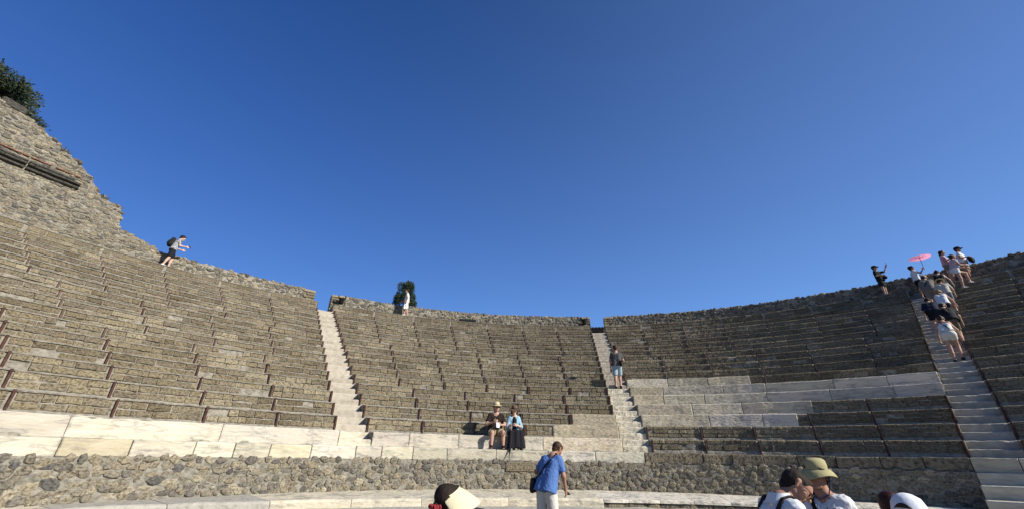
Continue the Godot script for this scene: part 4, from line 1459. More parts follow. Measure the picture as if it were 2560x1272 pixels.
func build_people() -> void:
	M.skin = solid(Color(0.50, 0.30, 0.215), 0.6)
	M.skin.subsurf_scatter_enabled = true
	M.skin.subsurf_scatter_strength = 0.15
	M.tan = solid(Color(0.40, 0.215, 0.145), 0.6)
	M.pale = solid(Color(0.60, 0.40, 0.31), 0.6)
	M.eye = solid(Color(0.02, 0.015, 0.012), 0.25)
	var white := cloth(0.76, 0.76, 0.76)
	var cream := cloth(0.66, 0.58, 0.40)
	var black := cloth(0.013, 0.013, 0.016)
	var hair_d := solid(Color(0.024, 0.016, 0.012), 0.8, null, 14.0, M.cloth_n, 1.2)
	var hair_b := solid(Color(0.055, 0.030, 0.016), 0.55, null, 14.0, M.cloth_n, 1.2)
	var shade := StandardMaterial3D.new()
	shade.albedo_color = Color(0.05, 0.05, 0.055)
	shade.roughness = 0.12
	var phone := bevel_box(0.075, 0.155, 0.010, 0.003)
	var up := Vector3.UP
	var j := {}
	# --- seated couple
	j = person({"label": "seated man in dark brown polo, khaki shorts and straw hat", "h": 1.80, "at": P(11.93, -12.9, 1.724), "yaw": yaw_of(-out_dir(-12.9)), "pelvis": 0.485, "spine": Vector3(0, 1, 0.10), "head": Vector3(0.02, 1, 0.06), "look": Vector3(0.30, -0.05, 1), "fat": 1.12, "cell": 0.017, "hcell": 0.0095,
		"legl": [Vector3(0.18, -0.02, 1), Vector3(0.02, -1, 0.02), Vector3(0.25, -0.1, 1)], "legr": [Vector3(-0.20, -0.02, 1), Vector3(-0.02, -1, 0.02), Vector3(-0.25, -0.1, 1)],
		"arml": [Vector3(0.38, -1, 0.30), Vector3(-0.75, -0.05, 0.8), Vector3(-0.4, 0.2, -0.8)], "armr": [Vector3(-0.42, -1, 0.35), Vector3(0.80, 0.25, 0.75), Vector3(0.4, 0.2, -0.8)],
		"top": cloth(0.026, 0.017, 0.014), "sleeve": 0.72, "hem": 0.02, "bottom": cloth(0.30, 0.25, 0.165), "leglen": 0.72, "baggy": 0.022, "shoes": cloth(0.035, 0.026, 0.022), "socks": cloth(0.03, 0.012, 0.012), "hair": hair_b, "skin": M.skin, "curl": 0.9})
	var straw := cloth(0.60, 0.50, 0.31)
	var ho := on_head(j, "sun_hat", smooth(brim_hat([Vector2(0.098, 0.0), Vector2(0.098, 0.03), Vector2(0.092, 0.085), Vector2(0.075, 0.112), Vector2(0.03, 0.118), Vector2(0.0, 0.108)], 1.08, 0.185, 0.02, 0.008)), straw, 0.045, -0.008, -0.08)
	var bnd := mi("hat_band", commit(lathe([Vector2(0.101, 0.004), Vector2(0.101, 0.03)], 24, 0.94 * 1.08, 1.08 * 1.08)), cloth(0.42, 0.35, 0.24), ho)
	glasses(j, shade, 0.036)
	var pap := bevel_box(0.10, 0.17, 0.012, 0.004)
	var po := mi("folded_paper", commit(pap), white)
	tag(po, "white folded paper in the hands of the man in the straw hat", "paper")
	po.transform = Transform3D(Basis(Vector3.UP, j.root.rotation.y) * Basis(Vector3(1, 0, 0), -0.5), j.root.position + Basis(Vector3.UP, j.root.rotation.y) * ((j.handl + j.handr) * 0.5 + Vector3(0, -0.06, 0.04)))
	j = person({"label": "seated woman in brown hat, light blue shirt and long black skirt", "h": 1.66, "fem": true, "at": P(11.90, -10.15, 1.724), "yaw": yaw_of(-out_dir(-10.15)), "pelvis": 0.47, "spine": Vector3(0, 1, 0.14), "head": Vector3(0, 1, 0.28), "look": Vector3(-0.1, -0.35, 1), "cell": 0.017, "hcell": 0.0095,
		"legl": [Vector3(0.16, 0.0, 1), Vector3(0.06, -1, 0.05)], "legr": [Vector3(-0.12, 0.0, 1), Vector3(-0.02, -1, 0.05)],
		"arml": [Vector3(0.30, -1, 0.25), Vector3(-0.75, 0.15, 0.65), Vector3(-0.4, -0.5, -0.8)], "armr": [Vector3(-0.25, -1, 0.30), Vector3(0.55, 0.12, 0.8), Vector3(0.4, -0.5, -0.8)],
		"top": cloth(0.30, 0.48, 0.60), "sleeve": 1.05, "hem": 0.08, "loose": 0.034, "bottom": black, "bottomname": "skirt", "leglen": 4.0, "shoes": cloth(0.25, 0.25, 0.25), "hair": hair_b, "style": "bob", "skin": M.pale, "curl": 0.95})
	var fed := cloth(0.14, 0.095, 0.065)
	ho = on_head(j, "sun_hat", smooth(brim_hat([Vector2(0.098, 0.0), Vector2(0.098, 0.04), Vector2(0.088, 0.10), Vector2(0.06, 0.122), Vector2(0.02, 0.112), Vector2(0.0, 0.105)], 1.06, 0.175, 0.012, 0.012)), fed, 0.045, -0.008, -0.05)
	mi("hat_band", commit(lathe([Vector2(0.101, 0.004), Vector2(0.101, 0.032)], 24, 0.94 * 1.06, 1.08 * 1.06)), black, ho)
	var vest := [cap(j.pelvis + Vector3(0, 0.05, 0.10), j.chest + Vector3(0, 0.02, 0.085), 0.075, 0.07), cap(j.chest + Vector3(0, 0.02, 0.08), j.neck + Vector3(0, -0.05, 0.05), 0.07, 0.05)]
	mi("black_top", blob(vest, 0.016, 0.03), black, j.root)
	# closed umbrella standing between them
	var tip := P(10.87, -11.75, 1.47)
	var grip := P(11.34, -11.0, 2.36)
	var um := thing("umbrella", "closed black umbrella with curved wooden handle held by the seated woman", "umbrella", tip)
	var ax := (grip - tip)
	var ub := Basis.looking_at(ax.normalized(), Vector3.RIGHT)
	var canopy := buf()
	var ul := ax.length()
	for i in 14:
		var a := TAU * i / 14.0
		var c := TAU * (i + 1) / 14.0
		var pr := [[0.10, 0.006], [0.25, 0.026], [0.55, 0.042], [0.74, 0.036], [0.80, 0.016]]
		for k in 4:
			var p: Array = pr[k]
			var q: Array = pr[k + 1]
			var w0 := 1.0 + 0.3 * sin(a * 7.0)
			var w1 := 1.0 + 0.3 * sin(c * 7.0)
			quad(canopy, ub * Vector3(cos(a) * p[1] * w0, sin(a) * p[1] * w0, -p[0] * ul), ub * Vector3(cos(c) * p[1] * w1, sin(c) * p[1] * w1, -p[0] * ul), ub * Vector3(cos(c) * q[1] * w1, sin(c) * q[1] * w1, -q[0] * ul), ub * Vector3(cos(a) * q[1] * w0, sin(a) * q[1] * w0, -q[0] * ul))
	mi("canopy", smooth(canopy), black, um)
	mi("shaft", commit(tube([Vector3.ZERO, ax * 0.98], 0.006, 6)), M.black, um)
	var hpts := []
	for i in 8:
		var a := PI * i / 7.0
		hpts.append(ax + Vector3(-0.045 + 0.045 * cos(a), 0.045 * sin(a), 0.0))
	hpts.push_front(ax * 0.86)
	mi("handle", smooth(tube(hpts, 0.013, 7)), solid(Color(0.32, 0.20, 0.10), 0.5), um)

	# --- man in blue shirt
	var bd := Vector3(0.62, 0, -0.78)
	var blue := cloth(0.095, 0.185, 0.44)
	j = person({"label": "standing man in blue short sleeved shirt and pale trousers, looking down", "h": 1.75, "at": Vector3(0.73, 0.165, -8.72), "yaw": yaw_of(bd), "spine": Vector3(-0.10, 1, 0.32), "head": Vector3(-0.22, 1, 0.85), "look": Vector3(-0.15, -0.9, 0.8), "cell": 0.016, "hcell": 0.008, "fat": 1.02,
		"legl": [Vector3(0.08, -1, 0.02), Vector3(0.02, -1, 0.0)], "legr": [Vector3(-0.10, -1, 0.06), Vector3(-0.02, -1, -0.03)],
		"arml": [Vector3(0.62, -0.85, -0.15), Vector3(-0.45, -0.15, 0.9)], "armr": [Vector3(-0.26, -1, 0.02), Vector3(0.10, -1, 0.45)],
		"top": blue, "sleeve": 0.78, "hem": 0.13, "loose": 0.031, "bottom": cloth(0.64, 0.61, 0.55), "bottomname": "trousers", "leglen": 1.97, "baggy": 0.03, "shoes": black, "hair": hair_b, "hairgrow": 0.009, "skin": M.tan})
	var jb := j
	shoulder_bag(j, "black leather shoulder bag on the left hip of the man in blue", solid(Color(0.010, 0.010, 0.012), 0.35), 1.0, j.pelvis + Vector3(0.245, -0.01, -0.03), 0.26, 0.26, 0.058, 0.012)
	var ph := mi("phone", commit(phone), M.black)
	tag(ph, "dark phone held by the man in the blue shirt", "phone")
	ph.transform = Transform3D(Basis(Vector3.UP, j.root.rotation.y) * Basis(Vector3(1, 0, 0), -1.0), j.root.position + Basis(Vector3.UP, j.root.rotation.y) * (j.handr + Vector3(0.02, 0.03, 0.05)))

	# --- woman with the straw visor, lower edge
	j = person({"label": "dark haired woman in wide cream straw visor at the bottom edge", "h": 1.47, "fem": true, "at": Vector3(-0.50, FLOOR, -3.72), "yaw": yaw_of(Vector3(0.82, 0, -0.57)), "spine": Vector3(0, 1, 0.06), "head": Vector3(0, 1, 0.06), "look": Vector3(0, 0.0, 1), "cell": 0.018, "hcell": 0.007,
		"top": cloth(0.45, 0.12, 0.12), "bottom": cream, "shoes": white, "hair": hair_d, "hairgrow": 0.02, "skin": M.skin})
	visor(j, cloth(0.74, 0.66, 0.44))
	var tail := mi("ponytail", blob([cap(j.head - j.face * 0.12 * j.s - j.up * 0.05 * j.s, j.head - j.face * 0.15 * j.s - j.up * 0.22 * j.s, 0.035, 0.022)], 0.008, 0.02, [], 0.006), hair_d, j.root)
	var sc := buf()
	var scc: Vector3 = j.head - j.face * 0.122 * j.s - j.up * 0.055 * j.s
	for i in 16:
		var a := TAU * i / 16.0
		var q := Vector3(cos(a), 0, sin(a))
		var w := 0.014 + 0.006 * (i % 2)
		tube([scc + j.bas * (q * 0.038), scc + j.bas * (Vector3(cos(a + 0.4), 0.1 * ((i % 3) - 1), sin(a + 0.4)) * 0.045)], w, 6, sc)
	mi("scrunchie", commit(sc), cloth(0.30, 0.035, 0.040), j.root)

	# --- man in white shirt with brown straps
	j = person({"label": "man with glasses in white collared shirt bowing his dark head", "h": 1.71, "at": Vector3(2.15, FLOOR, -3.86), "yaw": yaw_of(Vector3(0.985, 0, -0.10)), "spine": Vector3(0, 1, 0.20), "head": Vector3(-0.08, 0.62, 0.78), "look": Vector3(-0.42, -0.75, 0.52), "cell": 0.015, "hcell": 0.0058,
		"arml": [Vector3(0.25, -1, 0.15), Vector3(-0.2, 0.1, 1)], "armr": [Vector3(-0.25, -1, 0.15), Vector3(0.2, 0.1, 1)],
		"top": cloth(0.74, 0.76, 0.80), "sleeve": 0.9, "loose": 0.040, "bottom": cloth(0.08, 0.09, 0.12), "bottomname": "trousers", "leglen": 1.97, "shoes": black, "hair": hair_d, "hairgrow": 0.004, "skin": M.tan})
	var jw := j
	glasses(j, solid(Color(0.06, 0.06, 0.065), 0.15), 0.034)
	var collar := buf()
	for i in 12:
		var a := TAU * i / 12.0
		var c := TAU * (i + 1) / 12.0
		var up0: Vector3 = j.neck + j.u * 0.055
		var p0 := up0 + Vector3(cos(a) * 0.078, 0.012, sin(a) * 0.078 - 0.01)
		var p1 := up0 + Vector3(cos(c) * 0.078, 0.012, sin(c) * 0.078 - 0.01)
		var q0: Vector3 = j.neck + j.u * 0.0 + Vector3(cos(a) * 0.112, -0.005, sin(a) * 0.105 - 0.01)
		var q1: Vector3 = j.neck + j.u * 0.0 + Vector3(cos(c) * 0.112, -0.005, sin(c) * 0.105 - 0.01)
		quad(collar, p0, p1, q1, q0)
		quad(collar, p0 - Vector3(0, 0.005, 0), q0 - Vector3(0, 0.006, 0), q1 - Vector3(0, 0.006, 0), p1 - Vector3(0, 0.005, 0))
	mi("collar", smooth(collar), cloth(0.76, 0.78, 0.82), j.root)
	backpack(j, "dark brown backpack straps over the white shirt of the bowing man", cloth(0.030, 0.022, 0.020), 0.75, 0.14)

	# --- man in bucket hat
	j = person({"label": "man in olive bucket hat and sunglasses with white printed shirt", "h": 1.69, "at": Vector3(3.10, FLOOR, -4.60), "yaw": yaw_of(Vector3(-0.75, 0, 0.66)), "head": Vector3(0.05, 1, 0.10), "look": Vector3(-0.22, -0.18, 1), "cell": 0.016, "hcell": 0.0065, "fat": 1.05,
		"top": cloth(0.72, 0.72, 0.74), "sleeve": 0.95, "loose": 0.026, "bottom": black, "shoes": black, "hair": hair_d, "skin": M.tan})
	var olive := cloth(0.40, 0.36, 0.19)
	on_head(j, "bucket_hat", smooth(brim_hat([Vector2(0.102, 0.0), Vector2(0.100, 0.04), Vector2(0.092, 0.078), Vector2(0.07, 0.094), Vector2(0.0, 0.098)], 0.97, 0.168, 0.062, 0.014)), olive, 0.056, -0.012, 0.02)
	glasses(j, shade, 0.036)
	mi("chin_cord", commit(tube([j.head + j.hx * 0.10 + j.up * 0.03, j.head + j.hx * 0.095 - j.up * 0.06, j.head + j.hx * 0.075 - j.up * 0.16 + j.face * 0.03, j.head + j.hx * 0.01 - j.up * 0.20 + j.face * 0.09, j.head - j.hx * 0.05 - j.up * 0.17 + j.face * 0.07], 0.006, 5)), cloth(0.02, 0.035, 0.11), j.root)
	var mouth := mi("mouth", commit(bevel_box(0.040, 0.009, 0.01, 0.002)), solid(Color(0.42, 0.20, 0.17), 0.5), j.root)
	mouth.transform = Transform3D(j.bas, j.head + j.face * 0.1015 * j.s - j.up * 0.056 * j.s)
	# printed emblem: two dark crescents crossing
	var em := buf()
	for q in [-1.0, 1.0]:
		for i in 8:
			var x0 := -0.035 + i * 0.00875
			var x1 := x0 + 0.00875
			var f0 := 0.010 + 0.055 * pow(absf(x0) / 0.035, 1.6)
			var f1 := 0.010 + 0.055 * pow(absf(x1) / 0.035, 1.6)
			var w0 := 0.011 + 0.026 * absf(x0) / 0.035
			var w1 := 0.011 + 0.026 * absf(x1) / 0.035
			quad(em, Vector3(x0, q * (f0 * 0.55 - 0.004), 0), Vector3(x0, q * (f0 * 0.55 - 0.004 + w0), 0), Vector3(x1, q * (f1 * 0.55 - 0.004 + w1), 0), Vector3(x1, q * (f1 * 0.55 - 0.004), 0))
	var eo := mi("chest_emblem", commit(em), black, j.root)
	eo.position = j.chest + Vector3(0.075, -0.005, 0.146)
	eo.rotation = Vector3(-0.10, 0.30, 0)
	var dk := mi("lanyard", commit(strap([j.neck + Vector3(-0.07, 0.03, 0.05), j.neck + Vector3(-0.075, -0.04, 0.115), j.chest + Vector3(-0.05, 0.0, 0.155), j.chest + Vector3(-0.04, -0.12, 0.15)], [Vector3(0, 0.6, 1), Vector3(0, 0.4, 1), Vector3(0, 0, 1), Vector3(0, 0, 1)], 0.035, 0.006)), black, j.root)

	# --- two heads at the lower right
	j = person({"label": "person in white cap seen from behind at the bottom right", "h": 1.42, "fem": true, "at": Vector3(3.26, FLOOR, -3.86), "yaw": yaw_of(Vector3(0.85, 0, -0.52)), "head": Vector3(0, 1, 0.22), "look": Vector3(0, -0.2, 1), "cell": 0.018, "hcell": 0.0075, "top": cloth(0.35, 0.36, 0.42), "bottom": black, "shoes": white, "hair": hair_b, "hairgrow": 0.006, "skin": M.skin})
	on_head(j, "cap", smooth(cap_hat(1.12)), cloth(0.74, 0.76, 0.82), 0.000, -0.012, 0.10).scale *= Vector3(1, 1.25, 1)
	on_head(j, "cap_button", smooth(lathe([Vector2(0.0, 0.008), Vector2(0.012, 0.004), Vector2(0.012, -0.004)], 10)), cloth(0.7, 0.72, 0.78), 0.138, 0.0, 0.0)
	var open := buf()
	for i in 10:
		var a := deg_to_rad(238 + i * 6.4)
		var c := deg_to_rad(244.4 + i * 6.4)
		var ha := 0.036 * sin(i / 10.0 * PI)
		var hcx := 0.036 * sin((i + 1) / 10.0 * PI)
		quad(open, Vector3(cos(a) * 0.1195, 0.012, sin(a) * 0.137), Vector3(cos(a) * 0.1185, 0.012 + ha, sin(a) * 0.136), Vector3(cos(c) * 0.1185, 0.012 + hcx, sin(c) * 0.136), Vector3(cos(c) * 0.1195, 0.012, sin(c) * 0.137))
	on_head(j, "cap_opening", commit(open), hair_b, 0.0, -0.012, 0.10)
	j = person({"label": "person with dark reddish brown hair beside the white cap", "h": 1.45, "fem": true, "at": Vector3(3.42, FLOOR, -4.20), "yaw": yaw_of(Vector3(0.5, 0, -0.85)), "head": Vector3(0, 1, 0.12), "cell": 0.02, "hcell": 0.0085, "top": cloth(0.04, 0.04, 0.05), "bottom": black, "shoes": black, "hair": solid(Color(0.040, 0.013, 0.010), 0.5, null, 14.0, M.cloth_n, 1.2), "style": "long", "hairgrow": 0.024, "skin": M.skin})

	# --- man climbing the second stairs
	j = person({"label": "man in grey shirt and pale denim shorts climbing the second stairs", "h": 1.82, "at": P(15.72, 8.35, 4.116), "yaw": yaw_of(out_dir(8.4)), "spine": Vector3(-0.02, 1, 0.10), "head": Vector3(0, 1, 0.16), "cell": 0.020, "hcell": 0.012,
		"legl": [Vector3(0.04, -1, 0.05), Vector3(0, -1, -0.03)], "legr": [Vector3(-0.03, -0.93, 0.40), Vector3(0, -1, -0.16)],
		"arml": [Vector3(0.30, -1, 0.0), Vector3(-0.02, -1, 0.12)], "armr": [Vector3(-0.35, -1, 0.05), Vector3(0.1, -0.1, 1)],
		"top": cloth(0.085, 0.085, 0.085), "sleeve": 0.75, "hem": 0.06, "loose": 0.026, "bottom": cloth(0.32, 0.42, 0.48), "leglen": 0.93, "baggy": 0.02, "shoes": black, "hair": hair_b, "skin": M.skin})
	on_head(j, "cap", smooth(cap_hat(1.04)), cloth(0.05, 0.05, 0.065), 0.04, -0.008, 0.0)
	shoulder_bag(j, "black sling bag on the back of the man climbing the second stairs", black, -1.0, j.pelvis + Vector3(-0.16, 0.04, -0.13), 0.16, 0.24, 0.055, 0.02)
	var bot := mi("bottle", commit(lathe([Vector2(0, 0), Vector2(0.034, 0.0), Vector2(0.035, 0.14), Vector2(0.014, 0.19), Vector2(0.014, 0.22), Vector2(0, 0.22)], 12)), solid(Color(0.10, 0.11, 0.13), 0.3))
	tag(bot, "dark drinking bottle in the hand of the man climbing the second stairs", "bottle")
	bot.position = j.root.position + Basis(Vector3.UP, j.root.rotation.y) * (j.handl + Vector3(0.0, -0.14, 0.03))

	# --- man with backpack at upper left
	var td := tan_dir(-49.6)
	var floral := cloth(0.62, 0.64, 0.66)
	floral.albedo_texture = noise_tex(0.05, [[0.0, g(0.05)], [0.40, g(0.12)], [0.47, g(1.0)], [1.0, g(1.0)]], 256, FastNoiseLite.TYPE_CELLULAR, 10.0, 2, 77)
	j = person({"label": "man with backpack walking along the top by the ruin, looking at his phone", "h": 1.76, "at": P(24.0, -49.9, WALK), "yaw": yaw_of(td), "spine": Vector3(0, 1, 0.16), "head": Vector3(0, 1, 0.55), "look": Vector3(0, -0.6, 0.8), "cell": 0.022, "hcell": 0.013,
		"legl": [Vector3(0.03, -1, 0.28), Vector3(0, -1, -0.08)], "legr": [Vector3(-0.03, -1, -0.06), Vector3(0, -1, -0.32)],
		"arml": [Vector3(0.12, -1, 0.12), Vector3(0.0, -0.05, 1)], "armr": [Vector3(-0.14, -0.9, 0.30), Vector3(0.0, 0.12, 1)],
		"top": floral, "sleeve": 0.7, "hem": 0.06, "loose": 0.028, "bottom": cloth(0.014, 0.015, 0.02), "leglen": 0.95, "baggy": 0.028, "shoes": white, "hair": hair_d, "hairgrow": 0.022, "skin": M.pale})
	backpack(j, "dark backpack on the man walking by the ruin", cloth(0.02, 0.021, 0.02), 1.0)
	give_phone(j, "phone in the hand of the man walking by the ruin", j.handr, phone, -0.9)

	# --- man in white on the middle rim
	td = -tan_dir(-21.6)
	j = person({"label": "man in white shirt and shorts walking in front of the round tree", "h": 1.78, "at": P(24.02, -21.5, WALK), "yaw": yaw_of(td), "spine": Vector3(0, 1, 0.03), "head": Vector3(0, 1, 0.12), "look": Vector3(0, -0.15, 1), "cell": 0.022, "hcell": 0.013,
		"legl": [Vector3(0.03, -1, 0.16), Vector3(0, -1, -0.06)], "legr": [Vector3(-0.03, -1, -0.12), Vector3(0, -1, -0.26)],
		"arml": [Vector3(0.16, -1, -0.08), Vector3(0.05, -1, 0.22)], "armr": [Vector3(-0.16, -1, 0.08), Vector3(-0.02, -0.5, 0.9)],
		"top": white, "sleeve": 0.7, "hem": 0.08, "loose": 0.03, "bottom": white, "leglen": 0.9, "baggy": 0.03, "shoes": white, "hair": hair_d, "skin": M.skin})
	backpack(j, "small black backpack on the man in white on the rim", black, 0.72)
	var tb := mi("tote_bag", blob([cap(Vector3(-0.06, -0.28, 0), Vector3(-0.05, 0.0, 0), 0.065, 0.03), cap(Vector3(0.07, -0.27, 0), Vector3(0.05, 0.0, 0), 0.065, 0.03)], 0.02, 0.03, [], 0.012), white)
	tag(tb, "white cloth bag hanging from the hand of the man in white", "bag")
	tb.position = j.root.position + Basis(Vector3.UP, j.root.rotation.y) * (j.handl + Vector3(0.02, -0.08, 0))
	tb.rotation.y = j.root.rotation.y + PI / 2

	build_crowd(white, cream, black, hair_d, hair_b, shade, phone)

func give_phone(j: Dictionary, label: String, at: Vector3, mesh: Dictionary, tilt: float) -> void:
	var o := mi("phone", commit(mesh), M.black)
	tag(o, label, "phone")
	var b := Basis(Vector3.UP, j.root.rotation.y)
	o.transform = Transform3D(b * Basis(Vector3(1, 0, 0), tilt), j.root.position + b * (at + Vector3(0, 0.04, 0.03)))

func visor(j: Dictionary, mat: Material) -> void:
	# wide woven brim round the front half of the head, open crown
	var s: float = j.s
	var b := buf()
	var n := 30
	for i in n:
		var pp := []
		for q in 2:
			var w := float(i + q) / n
			var a := deg_to_rad(lerpf(-38.0, 218.0, w))
			var reach := 0.035 + 0.200 * pow(maxf(sin(w * PI), 0.0), 0.55)
			for k in 6:
				var f := k / 5.0
				var r := 0.112 + reach * f * (0.66 - 0.06 * f)
				pp.append(Vector3(cos(a) * r * 0.96, 0.02 - reach * f * (0.72 + 0.14 * f), sin(a) * (r + 0.014)) * s)
		var d := Vector3(0, 0.005, 0)
		for k in 5:
			quad(b, pp[k] + d, pp[k + 1] + d, pp[k + 7] + d, pp[k + 6] + d)
			quad(b, pp[k], pp[k + 6], pp[k + 7], pp[k + 1])
		quad(b, pp[5], pp[11], pp[11] + d, pp[5] + d)
		var e := Vector3(0, 0.022 * s, 0)
		quad(b, pp[0], pp[0] + e, pp[6] + e, pp[6])
	on_head(j, "visor", smooth(b), mat, 0.028, -0.002, -0.55)

func climber(label: String, r: float, deg: float, h: float, o: Dictionary) -> Dictionary:
	# someone going up the third stairs, bent forwards
	var k := (r - R0) / DR
	var step := floori(k * 2.0) / 2.0
	var y := 0.0
	var kk := int(floor(k))
	y = hk(kk - 1) + (hk(kk) - hk(kk - 1)) * (0.5 if k - kk < 0.5 else 1.0)
	var lean: float = o.get("bend", 0.55)
	var d := {"label": label, "h": h, "at": P(r, deg, y + 0.004), "yaw": yaw_of(out_dir(deg)), "spine": Vector3(o.get("tip", 0.0), 1, lean), "head": Vector3(0, 1, lean + 0.5), "look": Vector3(0, -0.8, 0.8), "cell": 0.026, "hcell": 0.015,
		"legl": [Vector3(0.04, -1, 0.10), Vector3(0, -1, -0.05)], "legr": [Vector3(-0.04, -0.86, 0.55), Vector3(0, -1, -0.22)], "skin": M.skin,
		"arml": [Vector3(0.35, -1, 0.1), Vector3(0.05, -1, 0.2)], "armr": [Vector3(-0.35, -1, 0.1), Vector3(-0.05, -1, 0.25)], "shoes": M.black_matte}
	d.merge(o, true)
	return person(d)

func build_crowd(white: Material, cream: Material, black: Material, hair_d: Material, hair_b: Material, shade: Material, phone: Dictionary) -> void:
	var j := {}
	j = climber("woman in white shorts and white top, lowest climber on the right stairs", 16.52, 47.55, 1.66, {"fem": true, "bend": 0.42, "top": white, "sleeve": 0.0, "straps": false, "hem": -0.10, "loose": 0.010, "bottom": cloth(0.70, 0.67, 0.61), "leglen": 0.40, "baggy": 0.018, "fat": 1.14, "hair": hair_b, "style": "bun", "cell": 0.02, "armr": [Vector3(-0.45, -1, 0.15), Vector3(-0.1, -1, 0.2)]})
	shoulder_bag(j, "thin dark strap bag across the back of the woman in white shorts", black, -1.0, j.pelvis + Vector3(-0.13, 0.10, 0.14), 0.10, 0.12, 0.035, 0.02)
	j = climber("man in dark shirt and pale cap climbing just above the woman in white shorts", 17.62, 48.15, 1.80, {"bend": 0.50, "top": cloth(0.022, 0.022, 0.025), "sleeve": 0.8, "hem": 0.06, "loose": 0.05, "fat": 1.12, "bottom": cloth(0.16, 0.13, 0.10), "leglen": 0.8, "hair": hair_b, "cell": 0.02})
	on_head(j, "cap", smooth(cap_hat(1.04)), cream, 0.04, -0.008)
	backpack(j, "black sling pack on the man in dark shirt on the right stairs", black, 0.5)
	j = climber("visitor in navy shirt half hidden on the left of the crowded stairs", 19.0, 47.2, 1.62, {"bend": 0.55, "top": cloth(0.012, 0.016, 0.035), "sleeve": 0.9, "loose": 0.04, "fat": 1.1, "bottom": black, "hair": hair_d})
	j = climber("woman in white tank top with fair hair in the middle of the crowded stairs", 19.8, 48.35, 1.64, {"fem": true, "bend": 0.42, "top": white, "sleeve": 0.0, "hem": 0.05, "bottom": cloth(0.02, 0.02, 0.03), "hair": solid(Color(0.28, 0.18, 0.09), 0.5), "style": "bob", "armr": [Vector3(-0.55, -1, 0.1), Vector3(-0.25, -1, 0.15)]})
	j = climber("visitor in pale striped shirt and straw hat on the crowded stairs", 20.55, 48.85, 1.62, {"bend": 0.35, "top": cloth(0.50, 0.47, 0.40), "sleeve": 0.8, "bottom": cloth(0.2, 0.24, 0.3), "hair": hair_b})
	on_head(j, "sun_hat", smooth(brim_hat([Vector2(0.098, 0.0), Vector2(0.096, 0.06), Vector2(0.07, 0.10), Vector2(0.0, 0.105)], 1.05, 0.165, 0.02, 0.008)), cream, 0.045)
	j = climber("man in grey shirt and white cap near the top of the crowded stairs", 21.3, 47.75, 1.72, {"bend": 0.30, "top": cloth(0.19, 0.17, 0.15), "sleeve": 0.75, "loose": 0.035, "fat": 1.1, "bottom": cloth(0.22, 0.20, 0.18), "hair": hair_b})
	on_head(j, "cap", smooth(cap_hat(1.04)), white, 0.04, -0.008)
	shoulder_bag(j, "dark sling strap across the back of the man in white cap", black, 1.0, j.pelvis + Vector3(0.15, 0.08, 0.12), 0.14, 0.16, 0.04, 0.022)
	j = climber("woman in black sleeveless top with dark hair nearing the top of the stairs", 22.15, 48.95, 1.68, {"fem": true, "bend": 0.30, "top": black, "sleeve": 0.0, "hem": 0.06, "loose": 0.024, "bottom": cloth(0.035, 0.04, 0.03), "leglen": 1.6, "bottomname": "trousers", "hair": hair_d, "style": "bun", "skin": M.pale, "armr": [Vector3(-0.55, -1, 0.1), Vector3(-0.2, -1, 0.15)]})
	# group standing on the rim
	j = person({"label": "man in white shirt and black shorts holding the pink parasol", "h": 1.62, "at": P(24.05, 47.15, hk(17) + 0.006), "yaw": yaw_of(tan_dir(47.5) + out_dir(47.5) * 0.2), "spine": Vector3(0, 1, -0.04), "cell": 0.024, "hcell": 0.014, "pelvis": 1.05,
		"legl": [Vector3(0.04, -1, 0.1), Vector3(0, -1, 0.0)], "legr": [Vector3(-0.04, -1, 0.2), Vector3(0, -1, -0.1)],
		"arml": [Vector3(0.1, -0.8, 0.5), Vector3(0, 0.1, 1)], "armr": [Vector3(-0.12, -0.55, 0.75), Vector3(0.0, 0.75, 0.55)], "top": white, "sleeve": 0.65, "hem": 0.05, "loose": 0.035, "bottom": black, "leglen": 0.9, "baggy": 0.03, "shoes": black, "hair": hair_d, "hairgrow": 0.02, "skin": M.tan, "curl": 1.1})
	var b := Basis(Vector3.UP, j.root.rotation.y)
	var hand_at: Vector3 = j.root.position + b * j.handr
	var pt := thing("parasol", "open pink paper parasol above the heads of the group on the rim", "parasol", hand_at)
	var topv := Vector3(0.03, 0.62, 0.0)
	mi("shaft", commit(tube([Vector3(0, -0.12, 0), topv + Vector3(0, 0.04, 0)], 0.012, 6)), solid(Color(0.10, 0.05, 0.04), 0.6), pt)
	var pk := StandardMaterial3D.new()
	pk.albedo_color = Color(1.0, 0.70, 0.82)
	pk.roughness = 0.8
	pk.backlight_enabled = true
	pk.backlight = Color(1.0, 0.66, 0.78)
	var cn := buf()
	for i in 24:
		var a := TAU * i / 24.0
		var c := TAU * (i + 1) / 24.0
		for k in 3:
			var r0 := 0.42 * k / 3.0
			var r1 := 0.42 * (k + 1) / 3.0
			quad(cn, topv + Vector3(cos(a) * r0, -0.10 * pow(r0 / 0.42, 1.3), sin(a) * r0), topv + Vector3(cos(c) * r0, -0.10 * pow(r0 / 0.42, 1.3), sin(c) * r0), topv + Vector3(cos(c) * r1, -0.10 * pow(r1 / 0.42, 1.3), sin(c) * r1), topv + Vector3(cos(a) * r1, -0.10 * pow(r1 / 0.42, 1.3), sin(a) * r1))
	mi("canopy", smooth(cn), pk, pt)
	for i in 8:
		var a := TAU * i / 8.0
		mi("rib", commit(tube([topv + Vector3(0, -0.10, 0), topv + Vector3(cos(a) * 0.26, -0.065, sin(a) * 0.26)], 0.006, 4)), solid(Color(0.12, 0.05, 0.05), 0.6), pt)
